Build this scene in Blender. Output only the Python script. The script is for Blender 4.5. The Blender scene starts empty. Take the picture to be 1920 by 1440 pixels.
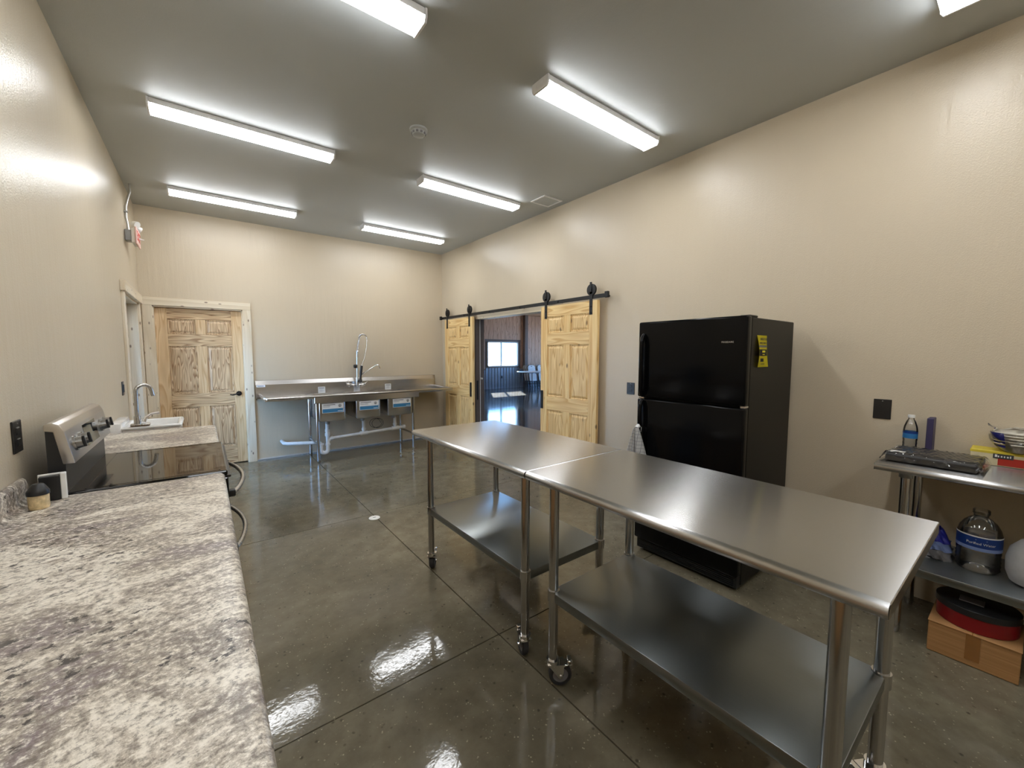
import bpy, bmesh, math, random
from mathutils import Vector, Matrix, Quaternion
from math import radians, sin, cos, pi

random.seed(7)
SC = bpy.context.scene
COL = SC.collection

# ------------------------------------------------------------------ camera
CAM_H = 1.4618
yaw, pitch, roll = radians(37.444), radians(-4.358), radians(.0555)
fwd = Vector((sin(yaw) * cos(pitch), cos(yaw) * cos(pitch), sin(pitch)))
rgt = Vector((cos(yaw), -sin(yaw), 0)); upv = rgt.cross(fwd)
r2 = rgt * cos(roll) + upv * sin(roll); u2 = -rgt * sin(roll) + upv * cos(roll)
cam = bpy.data.cameras.new('camera'); cam_o = bpy.data.objects.new('camera', cam); COL.objects.link(cam_o)
cam.sensor_width = 36; cam.lens = 754.4 / 1920 * 36; cam.clip_start = .02; cam.clip_end = 200
M4 = Matrix((r2, u2, -fwd)).transposed().to_4x4(); M4.translation = (0, 0, CAM_H)
cam_o.matrix_world = M4
SC.camera = cam_o

# ------------------------------------------------------------------ world, sun, exposure
W = bpy.data.worlds.new('sky'); SC.world = W; W.use_nodes = True
bg = W.node_tree.nodes['Background']
bg.inputs[0].default_value = (.27, .54, 1.0, 1); bg.inputs[1].default_value = 8.0
sun = bpy.data.lights.new('sun', 'SUN'); sun.energy = 30; sun.angle = radians(.6); sun.color = (1, .95, .88)
sun_o = bpy.data.objects.new('sun', sun); COL.objects.link(sun_o); sun_o.location = (14, 22, 12)
sun_o.rotation_euler = Vector((-.9, -1.5, -1.0)).to_track_quat('-Z', 'Y').to_euler()
LAMP = 13.5
vs = SC.view_settings
vs.view_transform = 'Standard'; vs.look = 'None'; vs.exposure = 0.97; vs.gamma = 1.0; vs.use_curve_mapping = False
SC.cycles.use_denoising = True
SC.cycles.max_bounces = 8; SC.cycles.diffuse_bounces = 5; SC.cycles.glossy_bounces = 5
SC.cycles.transmission_bounces = 8; SC.cycles.transparent_max_bounces = 12
SC.cycles.caustics_reflective = False; SC.cycles.caustics_refractive = False
SC.cycles.sample_clamp_indirect = 8

# ------------------------------------------------------------------ room numbers (metres)
XL, XR, YB, ZC, YF = -.56, 3.342, 6.37, 3.156, -2.4
HX = 3.49            # hall side of the partition with the sliding doors
HY = 13.6            # far wall of the hall

# ------------------------------------------------------------------ materials
def srgb(r, g, b):
    f = lambda c: (c / 255 / 12.92) if c / 255 <= .04045 else ((c / 255 + .055) / 1.055) ** 2.4
    return (f(r), f(g), f(b), 1)

class NT:
    def __init__(s, name):
        s.m = bpy.data.materials.new(name); s.m.use_nodes = True
        s.t = s.m.node_tree; s.n = s.t.nodes; s.p = s.n['Principled BSDF']
    def node(s, typ, **kw):
        nd = s.n.new(typ)
        for k, v in kw.items():
            if k in nd.inputs.keys(): nd.inputs[k].default_value = v
            else: setattr(nd, k, v)
        return nd
    def link(s, a, b): s.t.links.new(a, b)
    def coord(s, scale=(1, 1, 1), rot=(0, 0, 0), loc=(0, 0, 0)):
        tc = s.node('ShaderNodeTexCoord'); mp = s.node('ShaderNodeMapping')
        mp.inputs['Scale'].default_value = scale; mp.inputs['Rotation'].default_value = rot; mp.inputs['Location'].default_value = loc
        s.link(tc.outputs['Object'], mp.inputs['Vector']); return mp.outputs['Vector']
    def ramp(s, fac, stops, interp='LINEAR'):
        r = s.node('ShaderNodeValToRGB'); cr = r.color_ramp; cr.interpolation = interp
        while len(cr.elements) < len(stops): cr.elements.new(.5)
        for e, (p, c) in zip(cr.elements, stops): e.position = p; e.color = c if len(c) == 4 else (*c, 1)
        s.link(fac, r.inputs['Fac']); return r.outputs['Color']
    def noise(s, vec, scale, detail=4, rough=.55, dist=0):
        nz = s.node('ShaderNodeTexNoise'); nz.inputs['Scale'].default_value = scale; nz.inputs['Detail'].default_value = detail
        nz.inputs['Roughness'].default_value = rough; nz.inputs['Distortion'].default_value = dist
        s.link(vec, nz.inputs['Vector']); return nz.outputs['Fac']
    def mix(s, fac, a, b, mode='MIX'):
        mx = s.node('ShaderNodeMix'); mx.data_type = 'RGBA'; mx.blend_type = mode
        for sock, v in ((mx.inputs[0], fac), (mx.inputs[6], a), (mx.inputs[7], b)):
            if hasattr(v, 'links'): s.link(v, sock)
            else: sock.default_value = v if not isinstance(v, tuple) or len(v) == 4 else (*v, 1)
        return mx.outputs[2]
    def bump(s, height, strength=.1, dist=.01):
        b = s.node('ShaderNodeBump'); b.inputs['Strength'].default_value = strength; b.inputs['Distance'].default_value = dist
        s.link(height, b.inputs['Height']); s.link(b.outputs['Normal'], s.p.inputs['Normal']); return b
    def set(s, **kw):
        for k, v in kw.items():
            k = {'col': 'Base Color', 'rough': 'Roughness', 'metal': 'Metallic', 'coat': 'Coat Weight', 'spec': 'Specular IOR Level',
                 'trans': 'Transmission Weight', 'ior': 'IOR', 'coatr': 'Coat Roughness', 'alpha': 'Alpha'}[k]
            if hasattr(v, 'links'): s.link(v, s.p.inputs[k])
            else: s.p.inputs[k].default_value = v
        return s

MAT = {}
def plain(name, col, rough=.5, metal=0, var=.06, nscale=18, bump=0, **kw):
    """painted / plastic / metal surface with a slight procedural tone variation"""
    n = NT(name); v = n.coord()
    f = n.noise(v, nscale, 3)
    c = tuple(col[:3])
    a = tuple(x * (1 - var) for x in c); b = tuple(min(1, x * (1 + var)) for x in c)
    n.set(col=n.ramp(f, [(.3, a), (.7, b)]), rough=rough, metal=metal, **kw)
    if bump: n.bump(n.noise(v, nscale * 12, 2), bump, .002)
    MAT[name] = n.m; return n.m

def wall_mat(name, col, rough, bump=.12):
    n = NT(name); v = n.coord()
    f = n.noise(v, .9, 3); c = tuple(col[:3])
    n.set(col=n.ramp(f, [(.3, tuple(x * .97 for x in c)), (.7, tuple(x * 1.03 for x in c))]), rough=rough)
    roll_ = n.noise(n.coord((14, 14, 1.6)), 1.6, 3); fine = n.noise(v, 160, 2)
    m = n.node('ShaderNodeMath', operation='MULTIPLY_ADD'); n.link(roll_, m.inputs[0]); m.inputs[1].default_value = 2.0; n.link(fine, m.inputs[2])
    n.bump(m.outputs[0], bump, .004)
    MAT[name] = n.m; return n.m

wall_mat('wall_paint', srgb(206, 192, 168), .30, .30)
wall_mat('ceiling_paint', srgb(186, 190, 190), .5, .1)

def concrete(name, dark, light, rough):
    n = NT(name); v = n.coord()
    big = n.noise(v, 1.1, 5, .6, .6); mid = n.noise(v, 9, 5, .65)
    base = n.ramp(big, [(.28, dark), (.5, tuple((a + b) / 2 for a, b in zip(dark, light))), (.74, light)])
    base = n.mix(n.ramp(mid, [(.35, (0, 0, 0)), (.7, (.55, .55, .55))]), base, tuple(x * .72 for x in dark) + (1,))
    vo = n.node('ShaderNodeTexVoronoi', Scale=75.0); n.link(v, vo.inputs['Vector'])
    sp = n.ramp(vo.outputs['Distance'], [(.12, (.85, .85, .85)), (.30, (0, 0, 0))])
    msk = n.ramp(n.noise(v, 30, 2), [(.55, (0, 0, 0)), (.62, (1, 1, 1))])
    base = n.mix(n.mix(1.0, sp, msk, 'MULTIPLY'), base, (*[x * 1.6 for x in light], 1))
    vo2 = n.node('ShaderNodeTexVoronoi', Scale=34.0); n.link(n.coord(loc=(3, 5, 0)), vo2.inputs['Vector'])
    sp2 = n.ramp(vo2.outputs['Distance'], [(.12, (.75, .75, .75)), (.30, (0, 0, 0))])
    msk2 = n.ramp(n.noise(n.coord(loc=(7, 1, 0)), 17, 2), [(.55, (0, 0, 0)), (.62, (1, 1, 1))])
    base = n.mix(n.mix(1.0, sp2, msk2, 'MULTIPLY'), base, (*[x * .35 for x in dark], 1))
    n.set(col=base, rough=n.ramp(n.noise(v, 5, 4), [(.35, (rough,) * 3), (.75, (rough + .07,) * 3)]), spec=.5)
    w1 = n.noise(v, 14, 3, .6); w2 = n.noise(v, 60, 3)
    m = n.node('ShaderNodeMath', operation='MULTIPLY_ADD'); n.link(w2, m.inputs[0]); m.inputs[1].default_value = .25; n.link(w1, m.inputs[2])
    n.bump(m.outputs[0], .07, .01)
    MAT[name] = n.m
concrete('concrete', (.104, .089, .060), (.240, .210, .146), .05)
concrete('hall_concrete', (.085, .088, .09), (.17, .175, .18), .06)
plain('joint_dark', (.012, .011, .010), .9)

def wood(name, c0, c1, axis, ring=3.0, knots=0, rough=.42, dist=5.0, seed=0):
    """plank wood, grain along the given local axis"""
    n = NT(name); st = {'x': (.10, 1, 1), 'y': (1, .10, 1), 'z': (1, 1, .10)}[axis]
    v = n.coord(st, loc=(seed * 1.7, seed * .9, seed * 2.3))
    wob = n.noise(v, 2.2, 3, .5)
    wv = n.node('ShaderNodeTexWave', wave_type='BANDS', bands_direction={'z': 'X', 'x': 'Z', 'y': 'Z'}[axis], wave_profile='SAW')
    wv.inputs['Scale'].default_value = ring * 1.25; wv.inputs['Distortion'].default_value = dist * 2.6; wv.inputs['Detail'].default_value = 0.0
    wv.inputs['Detail Scale'].default_value = 4.6; wv.inputs['Detail Roughness'].default_value = .4; n.link(v, wv.inputs['Vector'])
    mid = tuple((a * .55 + b * .45) for a, b in zip(c0, c1))
    c = n.ramp(wv.outputs['Fac'], [(0, c0), (.55, mid), (.85, c1), (1, c0)])
    fib = n.noise(n.coord({'x': (3, 90, 90), 'y': (90, 3, 90), 'z': (90, 90, 3)}[axis]), 1.0, 2)
    c = n.mix(n.ramp(fib, [(.4, (0, 0, 0)), (.8, (.35, .35, .35))]), c, (*[x * .7 for x in c1], 1))
    if knots:
        kv = {'x': (.45, 1, 1), 'y': (1, .45, 1), 'z': (1, 1, .45)}[axis]
        vo = n.node('ShaderNodeTexVoronoi', Scale=knots); n.link(n.coord(kv, loc=(seed, 3 + seed, 1)), vo.inputs['Vector'])
        kr = min(.3, (.010 if knots < 12 else .0068) * knots); k = n.ramp(vo.outputs['Distance'], [(.0, (1, 1, 1)), (kr * .8, (.8, .8, .8)), (kr * 1.5, (.0, .0, .0))])
        c = n.mix(k, c, (.13, .06, .025, 1))
    c = n.mix(n.ramp(wob, [(.3, (0, 0, 0)), (.8, (.25, .25, .25))]), c, (*[x * .8 for x in c0], 1))
    n.set(col=c, rough=rough)
    n.bump(wv.outputs['Fac'], .03, .002)
    MAT[name] = n.m
YEL0, YEL1 = srgb(252, 222, 160)[:3], srgb(222, 176, 108)[:3]
wood('pine_v', YEL0, YEL1, 'z', 2.6, 9, dist=4, seed=1)
wood('pine_h', YEL0, srgb(214, 164, 98)[:3], 'x', 2.6, 9, seed=2)
wood('pine_panel', srgb(250, 220, 160)[:3], srgb(206, 158, 94)[:3], 'z', 4.0, 9, seed=3)
OAK0, OAK1 = srgb(234, 206, 164)[:3], srgb(150, 112, 78)[:3]
wood('ash_v', OAK0, srgb(204, 166, 120)[:3], 'z', 3.2, 0, seed=4)
wood('ash_h', OAK0, OAK1, 'x', 4.2, 0, seed=5)
wood('ash_panel', srgb(228, 200, 160)[:3], OAK1, 'z', 5.0, 0, dist=7, seed=6)
TR0, TR1 = srgb(236, 224, 202)[:3], srgb(222, 206, 178)[:3]
wood('trim_v', TR0, TR1, 'z', 1.4, 18, dist=3, seed=7)
wood('trim_h', TR0, TR1, 'x', 1.4, 18, dist=3, seed=8)
wood('trim_y', TR0, TR1, 'y', 1.4, 18, dist=3, seed=9)
wood('hall_pine', srgb(232, 196, 166)[:3], srgb(194, 152, 124)[:3], 'z', 2.4, 8, .5, seed=10)
wood('hall_pine_y', srgb(214, 178, 146)[:3], srgb(172, 134, 106)[:3], 'x', 2.4, 7, .5, seed=11)
wood('cabinet_wood', srgb(196, 156, 110)[:3], srgb(160, 116, 76)[:3], 'z', 3, 0, seed=12)

def steel(name, col, rough, axis='y', bump=.03, metal=1.0, aniso=0.0):
    n = NT(name); sc = {'x': (6, 700, 700), 'y': (700, 6, 700), 'z': (700, 700, 6)}[axis]
    br = n.noise(n.coord(sc), 1.0, 3)
    wav = n.noise(n.coord(), 5.0, 2)
    c = tuple(col)
    n.set(col=n.ramp(br, [(.3, tuple(x * .97 for x in c)), (.7, tuple(min(1, x * 1.03) for x in c))]), metal=metal,
          rough=n.ramp(br, [(.3, (rough * .94,) * 3), (.7, (rough * 1.06,) * 3)]))
    if aniso:       # sheet brushed along its length: highlights smear across the brushing
        n.p.inputs['Anisotropic'].default_value = aniso
        tv = n.node('ShaderNodeCombineXYZ'); tv.inputs[0].default_value = 1.0 if axis == 'y' else 0.0; tv.inputs[1].default_value = 0.0 if axis == 'y' else 1.0
        n.link(tv.outputs[0], n.p.inputs['Tangent'])
    m = n.node('ShaderNodeMath', operation='MULTIPLY_ADD'); n.link(br, m.inputs[0]); m.inputs[1].default_value = .06; n.link(wav, m.inputs[2])
    if bump: n.bump(m.outputs[0], bump, .006)
    MAT[name] = n.m
steel('steel_top', (.51, .505, .50), .235, 'y', .0, aniso=.99)
steel('steel_sink', (.54, .525, .51), .24, 'x', .025)
steel('steel_leg', (.52, .52, .52), .18, 'z', .03)
steel('galvanised', (.28, .30, .30), .32, 'y', .0, aniso=.9)
steel('range_steel', (.55, .52, .48), .30, 'y', .03)
steel('brushed_nickel', (.50, .485, .46), .27, 'z', .02)
plain('chrome', (.85, .85, .86), .07, 1)
plain('black_plastic', (.012, .012, .013), .38)
plain('black_metal', (.014, .014, .015), .45, .3)
plain('outlet_black', (.016, .015, .014), .35)
plain('fridge_black', (.0030, .0030, .0033), .16, bump=0, spec=.14)
plain('fridge_side', (.0055, .005, .0038), .42, bump=.15, spec=.25)
plain('fridge_gasket', (.03, .03, .03), .7)
plain('black_glass', (.006, .0055, .005), .035)
plain('glass_print', (.012, .012, .012), .12)
plain('knob_metal', (.30, .295, .285), .25, 1)
plain('rubber', (.03, .03, .032), .6)
plain('wheel_grey', (.22, .22, .23), .5)
plain('white_plastic', (.80, .80, .78), .35)
plain('white_enamel', (.84, .84, .83), .16)
plain('pvc', (.78, .78, .77), .35)
plain('fixture_white', (.82, .82, .82), .4)
plain('drywall_edge', (.66, .63, .58), .8)
plain('paper_white', (.80, .80, .78), .6)
plain('label_white', (.78, .79, .80), .5)
plain('label_blue', srgb(48, 120, 165), .5)
plain('print_dark', (.03, .03, .035), .6)
plain('print_grey', (.25, .25, .27), .6)
plain('energy_yellow', srgb(238, 222, 30), .5)
plain('box_yellow', srgb(228, 205, 66), .45)
plain('box_cream', srgb(222, 210, 170), .5)
plain('box_red', srgb(176, 44, 30), .45)
plain('navy_card', srgb(58, 52, 86), .5)
plain('water_blue', srgb(26, 58, 128), .35)
plain('water_light', srgb(128, 150, 205), .35)
plain('bottle_blue', srgb(50, 120, 180), .35)
plain('wrap_black', (.020, .019, .018), .5, var=.2)
plain('tin_red', srgb(120, 14, 22), .3)
plain('tin_black', (.012, .012, .013), .35)
plain('sign_pink', srgb(236, 196, 186), .4)
plain('sign_red', srgb(206, 40, 30), .5)
plain('gauge_grey', (.34, .34, .33), .4, .6)
plain('conduit', (.62, .61, .58), .35, .8)
plain('hall_metal', srgb(156, 176, 198), .35, .05)
plain('hall_dark', (.035, .035, .038), .5)
plain('hall_post', srgb(112, 100, 94), .6)
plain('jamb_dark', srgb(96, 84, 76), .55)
plain('chair_white', (.72, .72, .72), .35)
plain('table_white', (.75, .76, .78), .4)
plain('door_grey', (.06, .06, .065), .5)
plain('cream_bowl', srgb(236, 230, 214), .45)
plain('bowl_blue', srgb(40, 44, 150), .4)
plain('bowl_navy', srgb(24, 26, 52), .4)
plain('ground_gravel', (.42, .40, .37), .9, var=.3, nscale=3)
plain('jar_tan', srgb(206, 184, 142), .5, var=.3, nscale=60)

def glassy(name, tint, fac, rough=.03):
    """thin clear sheet: mostly see-through with a sheen"""
    n = NT(name); n.n.remove(n.p); out = n.n['Material Output']
    tr = n.node('ShaderNodeBsdfTransparent'); tr.inputs[0].default_value = (*tint, 1)
    gl = n.node('ShaderNodeBsdfGlossy'); gl.inputs['Roughness'].default_value = rough; gl.inputs[0].default_value = (1, 1, 1, 1)
    lw = n.node('ShaderNodeLayerWeight'); lw.inputs[0].default_value = .25
    nz = n.noise(n.coord(), 30, 2)
    mm = n.node('ShaderNodeMath', operation='MULTIPLY_ADD'); n.link(lw.outputs['Fresnel'], mm.inputs[0]); mm.inputs[1].default_value = 1.0; mm.inputs[2].default_value = fac
    mx = n.node('ShaderNodeMixShader'); n.link(mm.outputs[0], mx.inputs[0]); n.link(tr.outputs[0], mx.inputs[1]); n.link(gl.outputs[0], mx.inputs[2])
    b = n.node('ShaderNodeBump'); b.inputs['Strength'].default_value = .1; b.inputs['Distance'].default_value = .002
    n.link(nz, b.inputs['Height']); n.link(b.outputs[0], gl.inputs['Normal'])
    n.link(mx.outputs[0], out.inputs['Surface']); MAT[name] = n.m
glassy('window_glass', (.96, .98, .98), .03)
glassy('clear_plastic', (.93, .94, .95), .06, .08)
glassy('film', (.97, .97, .97), .02, .08)

def translucent(name, col):
    n = NT(name); f = n.noise(n.coord(), 25, 3)
    n.set(col=n.ramp(f, [(.3, tuple(c * .9 for c in col)), (.7, col)]), rough=.4, trans=.35, ior=1.2); MAT[name] = n.m
translucent('milky_plastic', (.80, .80, .80))

def emis(name, col, strength):
    n = NT(name); f = n.noise(n.coord((1, 30, 1)), 4, 2)
    c = n.ramp(f, [(.0, tuple(x * .97 for x in col)), (1, col)])
    n.link(c, n.p.inputs['Emission Color']); n.p.inputs['Emission Strength'].default_value = strength
    n.set(col=(.8, .8, .8, 1), rough=.4); MAT[name] = n.m
emis('lamp_lens', (.96, .98, 1.0), LAMP)

def laminate():
    n = NT('laminate'); v = n.coord()
    wx = n.node('ShaderNodeTexNoise'); wx.inputs['Scale'].default_value = 2.2; wx.inputs['Detail'].default_value = 3; n.link(v, wx.inputs['Vector'])
    wv = n.node('ShaderNodeVectorMath', operation='MULTIPLY_ADD'); n.link(wx.outputs['Color'], wv.inputs[0]); wv.inputs[1].default_value = (.55, .30, .2); n.link(v, wv.inputs[2])
    mp = n.node('ShaderNodeMapping'); mp.inputs['Scale'].default_value = (1.0, 1.45, 1.2); mp.inputs['Rotation'].default_value = (0, 0, -.25); n.link(wv.outputs[0], mp.inputs['Vector'])
    flow = n.noise(mp.outputs['Vector'], 3.4, 10, .74, .6)
    cream, taupe, mauve = srgb(226, 219, 206)[:3], srgb(148, 138, 128)[:3], srgb(134, 121, 123)[:3]
    c = n.ramp(flow, [(.36, mauve), (.46, taupe), (.52, srgb(182, 172, 158)[:3]), (.58, cream), (.68, srgb(200, 191, 176)[:3]), (.76, taupe)])
    mp2 = n.node('ShaderNodeMapping'); mp2.inputs['Scale'].default_value = (1, 1.15, 1); mp2.inputs['Rotation'].default_value = (0, 0, -.3); n.link(v, mp2.inputs['Vector'])
    gr = n.noise(mp2.outputs['Vector'], 62, 6, .78)
    c = n.mix(n.ramp(gr, [(.40, (.75, .75, .75)), (.49, (0, 0, 0))]), c, (*srgb(98, 88, 80)[:3], 1))
    c = n.mix(n.ramp(gr, [(.515, (0, 0, 0)), (.61, (.85, .85, .85))]), c, (*srgb(238, 232, 221)[:3], 1))
    sp = n.noise(mp2.outputs['Vector'], 34, 4, .7); zone = n.noise(mp.outputs['Vector'], 4.5, 3)
    spk = n.mix(1.0, n.ramp(sp, [(.56, (0, 0, 0)), (.61, (1, 1, 1))]), n.ramp(zone, [(.46, (0, 0, 0)), (.56, (1, 1, 1))]), 'MULTIPLY')
    c = n.mix(spk, c, (*srgb(58, 52, 48)[:3], 1))
    n.set(col=c, rough=.30, spec=.45); n.bump(gr, .06, .001); MAT['laminate'] = n.m
laminate()

def cardboard():
    n = NT('cardboard'); v = n.coord((1, 1, 60)); f = n.noise(v, 3, 3)
    n.set(col=n.ramp(f, [(.3, srgb(150, 110, 66)[:3]), (.7, srgb(176, 132, 84)[:3])]), rough=.75); MAT['cardboard'] = n.m
cardboard()
plain('packing_tape', srgb(140, 96, 52), .25)

def towel_mat():
    n = NT('towel_cloth'); v = n.coord()
    br = n.node('ShaderNodeTexBrick'); br.offset = 0; br.inputs['Scale'].default_value = 1
    br.inputs['Brick Width'].default_value = .024; br.inputs['Row Height'].default_value = .024; br.inputs['Mortar Size'].default_value = .0011
    br.inputs['Color1'].default_value = br.inputs['Color2'].default_value = (.78, .78, .78, 1); br.inputs['Mortar'].default_value = (.30, .30, .33, 1)
    mp = n.node('ShaderNodeMapping'); mp.inputs['Rotation'].default_value = (0, pi / 2, pi / 2 + .1); n.link(v, mp.inputs['Vector'])
    sx = n.node('ShaderNodeSeparateXYZ'); n.link(v, sx.inputs[0]); cx = n.node('ShaderNodeCombineXYZ')
    n.link(sx.outputs['Y'], cx.inputs['X']); n.link(sx.outputs['Z'], cx.inputs['Y']); n.link(cx.outputs[0], br.inputs['Vector'])
    n.set(col=br.outputs['Color'], rough=.9); n.bump(n.noise(v, 300, 2), .2, .002); MAT['towel_cloth'] = n.m
towel_mat()

# ------------------------------------------------------------------ mesh helpers
ORG = {}
class B:
    def __init__(s): s.bm = bmesh.new()
    def _merge(s, t):
        me = bpy.data.meshes.new('t'); t.to_mesh(me); t.free(); s.bm.from_mesh(me); bpy.data.meshes.remove(me)
    def box(s, x0, x1, y0, y1, z0, z1, bev=0, seg=2, mat=None):
        t = bmesh.new(); bmesh.ops.create_cube(t, size=1)
        for v in t.verts: v.co = Vector(((x0 + x1) / 2 + v.co.x * (x1 - x0), (y0 + y1) / 2 + v.co.y * (y1 - y0), (z0 + z1) / 2 + v.co.z * (z1 - z0)))
        if bev: bmesh.ops.bevel(t, geom=t.edges[:], offset=bev, segments=seg, affect='EDGES', profile=.5)
        if mat is not None: t.transform(mat)
        s._merge(t); return s
    def cyl(s, p0, p1, r, r1=None, n=20):
        p0, p1 = Vector(p0), Vector(p1); d = p1 - p0; t = bmesh.new()
        bmesh.ops.create_cone(t, cap_ends=True, segments=n, radius1=r, radius2=r if r1 is None else r1, depth=d.length)
        t.transform(Matrix.Translation((p0 + p1) / 2) @ d.to_track_quat('Z', 'Y').to_matrix().to_4x4()); s._merge(t); return s
    def tube(s, pts, r, n=10, closed=False):
        pts = [Vector(p) for p in pts]; m = len(pts); rings = []
        rr = r if isinstance(r, (list, tuple)) else [r] * m
        nrm = None
        for i, p in enumerate(pts):
            a = pts[(i - 1) % m] if (closed or i > 0) else p; b = pts[(i + 1) % m] if (closed or i < m - 1) else p
            t = (b - a).normalized()
            if nrm is None:
                nrm = t.orthogonal().normalized()
            else:
                nrm = (nrm - t * nrm.dot(t)); nrm = nrm.normalized() if nrm.length > 1e-6 else t.orthogonal().normalized()
            bi = t.cross(nrm)
            rings.append([s.bm.verts.new(p + (nrm * cos(2 * pi * k / n) + bi * sin(2 * pi * k / n)) * rr[i]) for k in range(n)])
        for i in range(m if closed else m - 1):
            A, Bq = rings[i], rings[(i + 1) % m]
            for k in range(n): s.bm.faces.new((A[k], A[(k + 1) % n], Bq[(k + 1) % n], Bq[k]))
        if not closed:
            s.bm.faces.new(rings[0][::-1]); s.bm.faces.new(rings[-1])
        return s
    def lathe(s, prof, c=(0, 0, 0), n=28, mat=None, sx=1, sy=1):
        t = bmesh.new(); rings = []
        for r, z in prof:
            if r < 1e-6: rings.append([t.verts.new((0, 0, z))])
            else: rings.append([t.verts.new((r * sx * cos(2 * pi * k / n), r * sy * sin(2 * pi * k / n), z)) for k in range(n)])
        for A, Bq in zip(rings[:-1], rings[1:]):
            for k in range(n):
                a = A if len(A) > 1 else None; b = Bq if len(Bq) > 1 else None
                k2 = (k + 1) % n
                if a and b: t.faces.new((A[k], A[k2], Bq[k2], Bq[k]))
                elif a: t.faces.new((A[k], A[k2], Bq[0]))
                elif b: t.faces.new((A[0], Bq[k2], Bq[k]))
        bmesh.ops.recalc_face_normals(t, faces=t.faces[:])
        t.transform(Matrix.Translation(Vector(c)) @ (mat or Matrix.Identity(4))); s._merge(t); return s
    def prism(s, poly, axis, a, b, bev=0):
        """extrude a 2D polygon: axis 'y' -> poly is (x,z); 'x' -> (y,z); 'z' -> (x,y)"""
        t = bmesh.new()
        mk = {'y': lambda p, q: (p[0], q, p[1]), 'x': lambda p, q: (q, p[0], p[1]), 'z': lambda p, q: (p[0], p[1], q)}[axis]
        A = [t.verts.new(mk(p, a)) for p in poly]; Bq = [t.verts.new(mk(p, b)) for p in poly]; n = len(poly)
        t.faces.new(A); t.faces.new(Bq[::-1])
        for k in range(n): t.faces.new((A[k], Bq[k], Bq[(k + 1) % n], A[(k + 1) % n]))
        bmesh.ops.recalc_face_normals(t, faces=t.faces[:])
        if bev: bmesh.ops.bevel(t, geom=t.edges[:], offset=bev, segments=2, affect='EDGES', profile=.5)
        s._merge(t); return s
    def tub(s, x0, x1, y0, y1, z0, z1, w, rim=None, bev=.012):
        """open basin with walls of thickness w"""
        t = bmesh.new(); r = rim if rim is not None else w
        def ring(a, b, c, d, z): return [t.verts.new(p) for p in ((a, c, z), (b, c, z), (b, d, z), (a, d, z))]
        o0 = ring(x0 + r - w, x1 - r + w, y0 + r - w, y1 - r + w, z0); o1 = ring(x0 + r - w, x1 - r + w, y0 + r - w, y1 - r + w, z1 - .02)
        o2 = ring(x0, x1, y0, y1, z1 - .02); o3 = ring(x0, x1, y0, y1, z1)
        i0 = ring(x0 + r, x1 - r, y0 + r, y1 - r, z1); i1 = ring(x0 + r, x1 - r, y0 + r, y1 - r, z0 + w)
        for P, Q in ((o0, o1), (o1, o2), (o2, o3), (o3, i0), (i0, i1)):
            for k in range(4): t.faces.new((P[k], P[(k + 1) % 4], Q[(k + 1) % 4], Q[k]))
        t.faces.new(o0[::-1]); t.faces.new(i1)
        bmesh.ops.remove_doubles(t, verts=t.verts[:], dist=1e-5)
        bmesh.ops.recalc_face_normals(t, faces=t.faces[:])
        if bev: bmesh.ops.bevel(t, geom=[e for e in t.edges if e.calc_face_angle(0) > .5], offset=bev, segments=3, affect='EDGES', profile=.5)
        s._merge(t); return s
    def grid(s, fn, nu, nv):
        V = [[s.bm.verts.new(fn(i / nu, j / nv)) for j in range(nv + 1)] for i in range(nu + 1)]
        for i in range(nu):
            for j in range(nv): s.bm.faces.new((V[i][j], V[i + 1][j], V[i + 1][j + 1], V[i][j + 1]))
        return s
    def text(s, body, size, mat, ext=.0004, align='CENTER', wide=1.0):
        cu = bpy.data.curves.new('t', 'FONT'); cu.body = body; cu.size = size; cu.extrude = ext; cu.align_x = align; cu.align_y = 'CENTER'; cu.resolution_u = 2
        ob = bpy.data.objects.new('t', cu); COL.objects.link(ob)
        dg = bpy.context.evaluated_depsgraph_get(); me = bpy.data.meshes.new_from_object(ob.evaluated_get(dg))
        t = bmesh.new(); t.from_mesh(me); bpy.data.objects.remove(ob); bpy.data.curves.remove(cu); bpy.data.meshes.remove(me)
        t.transform(mat @ Matrix.Diagonal((wide, 1, 1, 1))); s._merge(t); return s
    def tf(s, m): s.bm.transform(m); return s
    def obj(s, name, mat, parent=None, smooth=False, org=None, recalc=False):
        o = bpy.data.objects.new(name, None)
        if recalc: bmesh.ops.recalc_face_normals(s.bm, faces=s.bm.faces[:])
        O = ORG[parent.name] if parent is not None else Vector(org or (0, 0, 0))
        me = bpy.data.meshes.new(name)
        bmesh.ops.translate(s.bm, verts=s.bm.verts[:], vec=-O)
        s.bm.to_mesh(me); s.bm.free()
        bpy.data.objects.remove(o); o = bpy.data.objects.new(name, me); COL.objects.link(o)
        me.materials.append(MAT[mat])
        if smooth:
            me.shade_smooth(); me.set_sharp_from_angle(angle=radians(38))
        if parent is not None: o.parent = parent
        else: o.location = O
        ORG[o.name] = O
        return o

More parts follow.
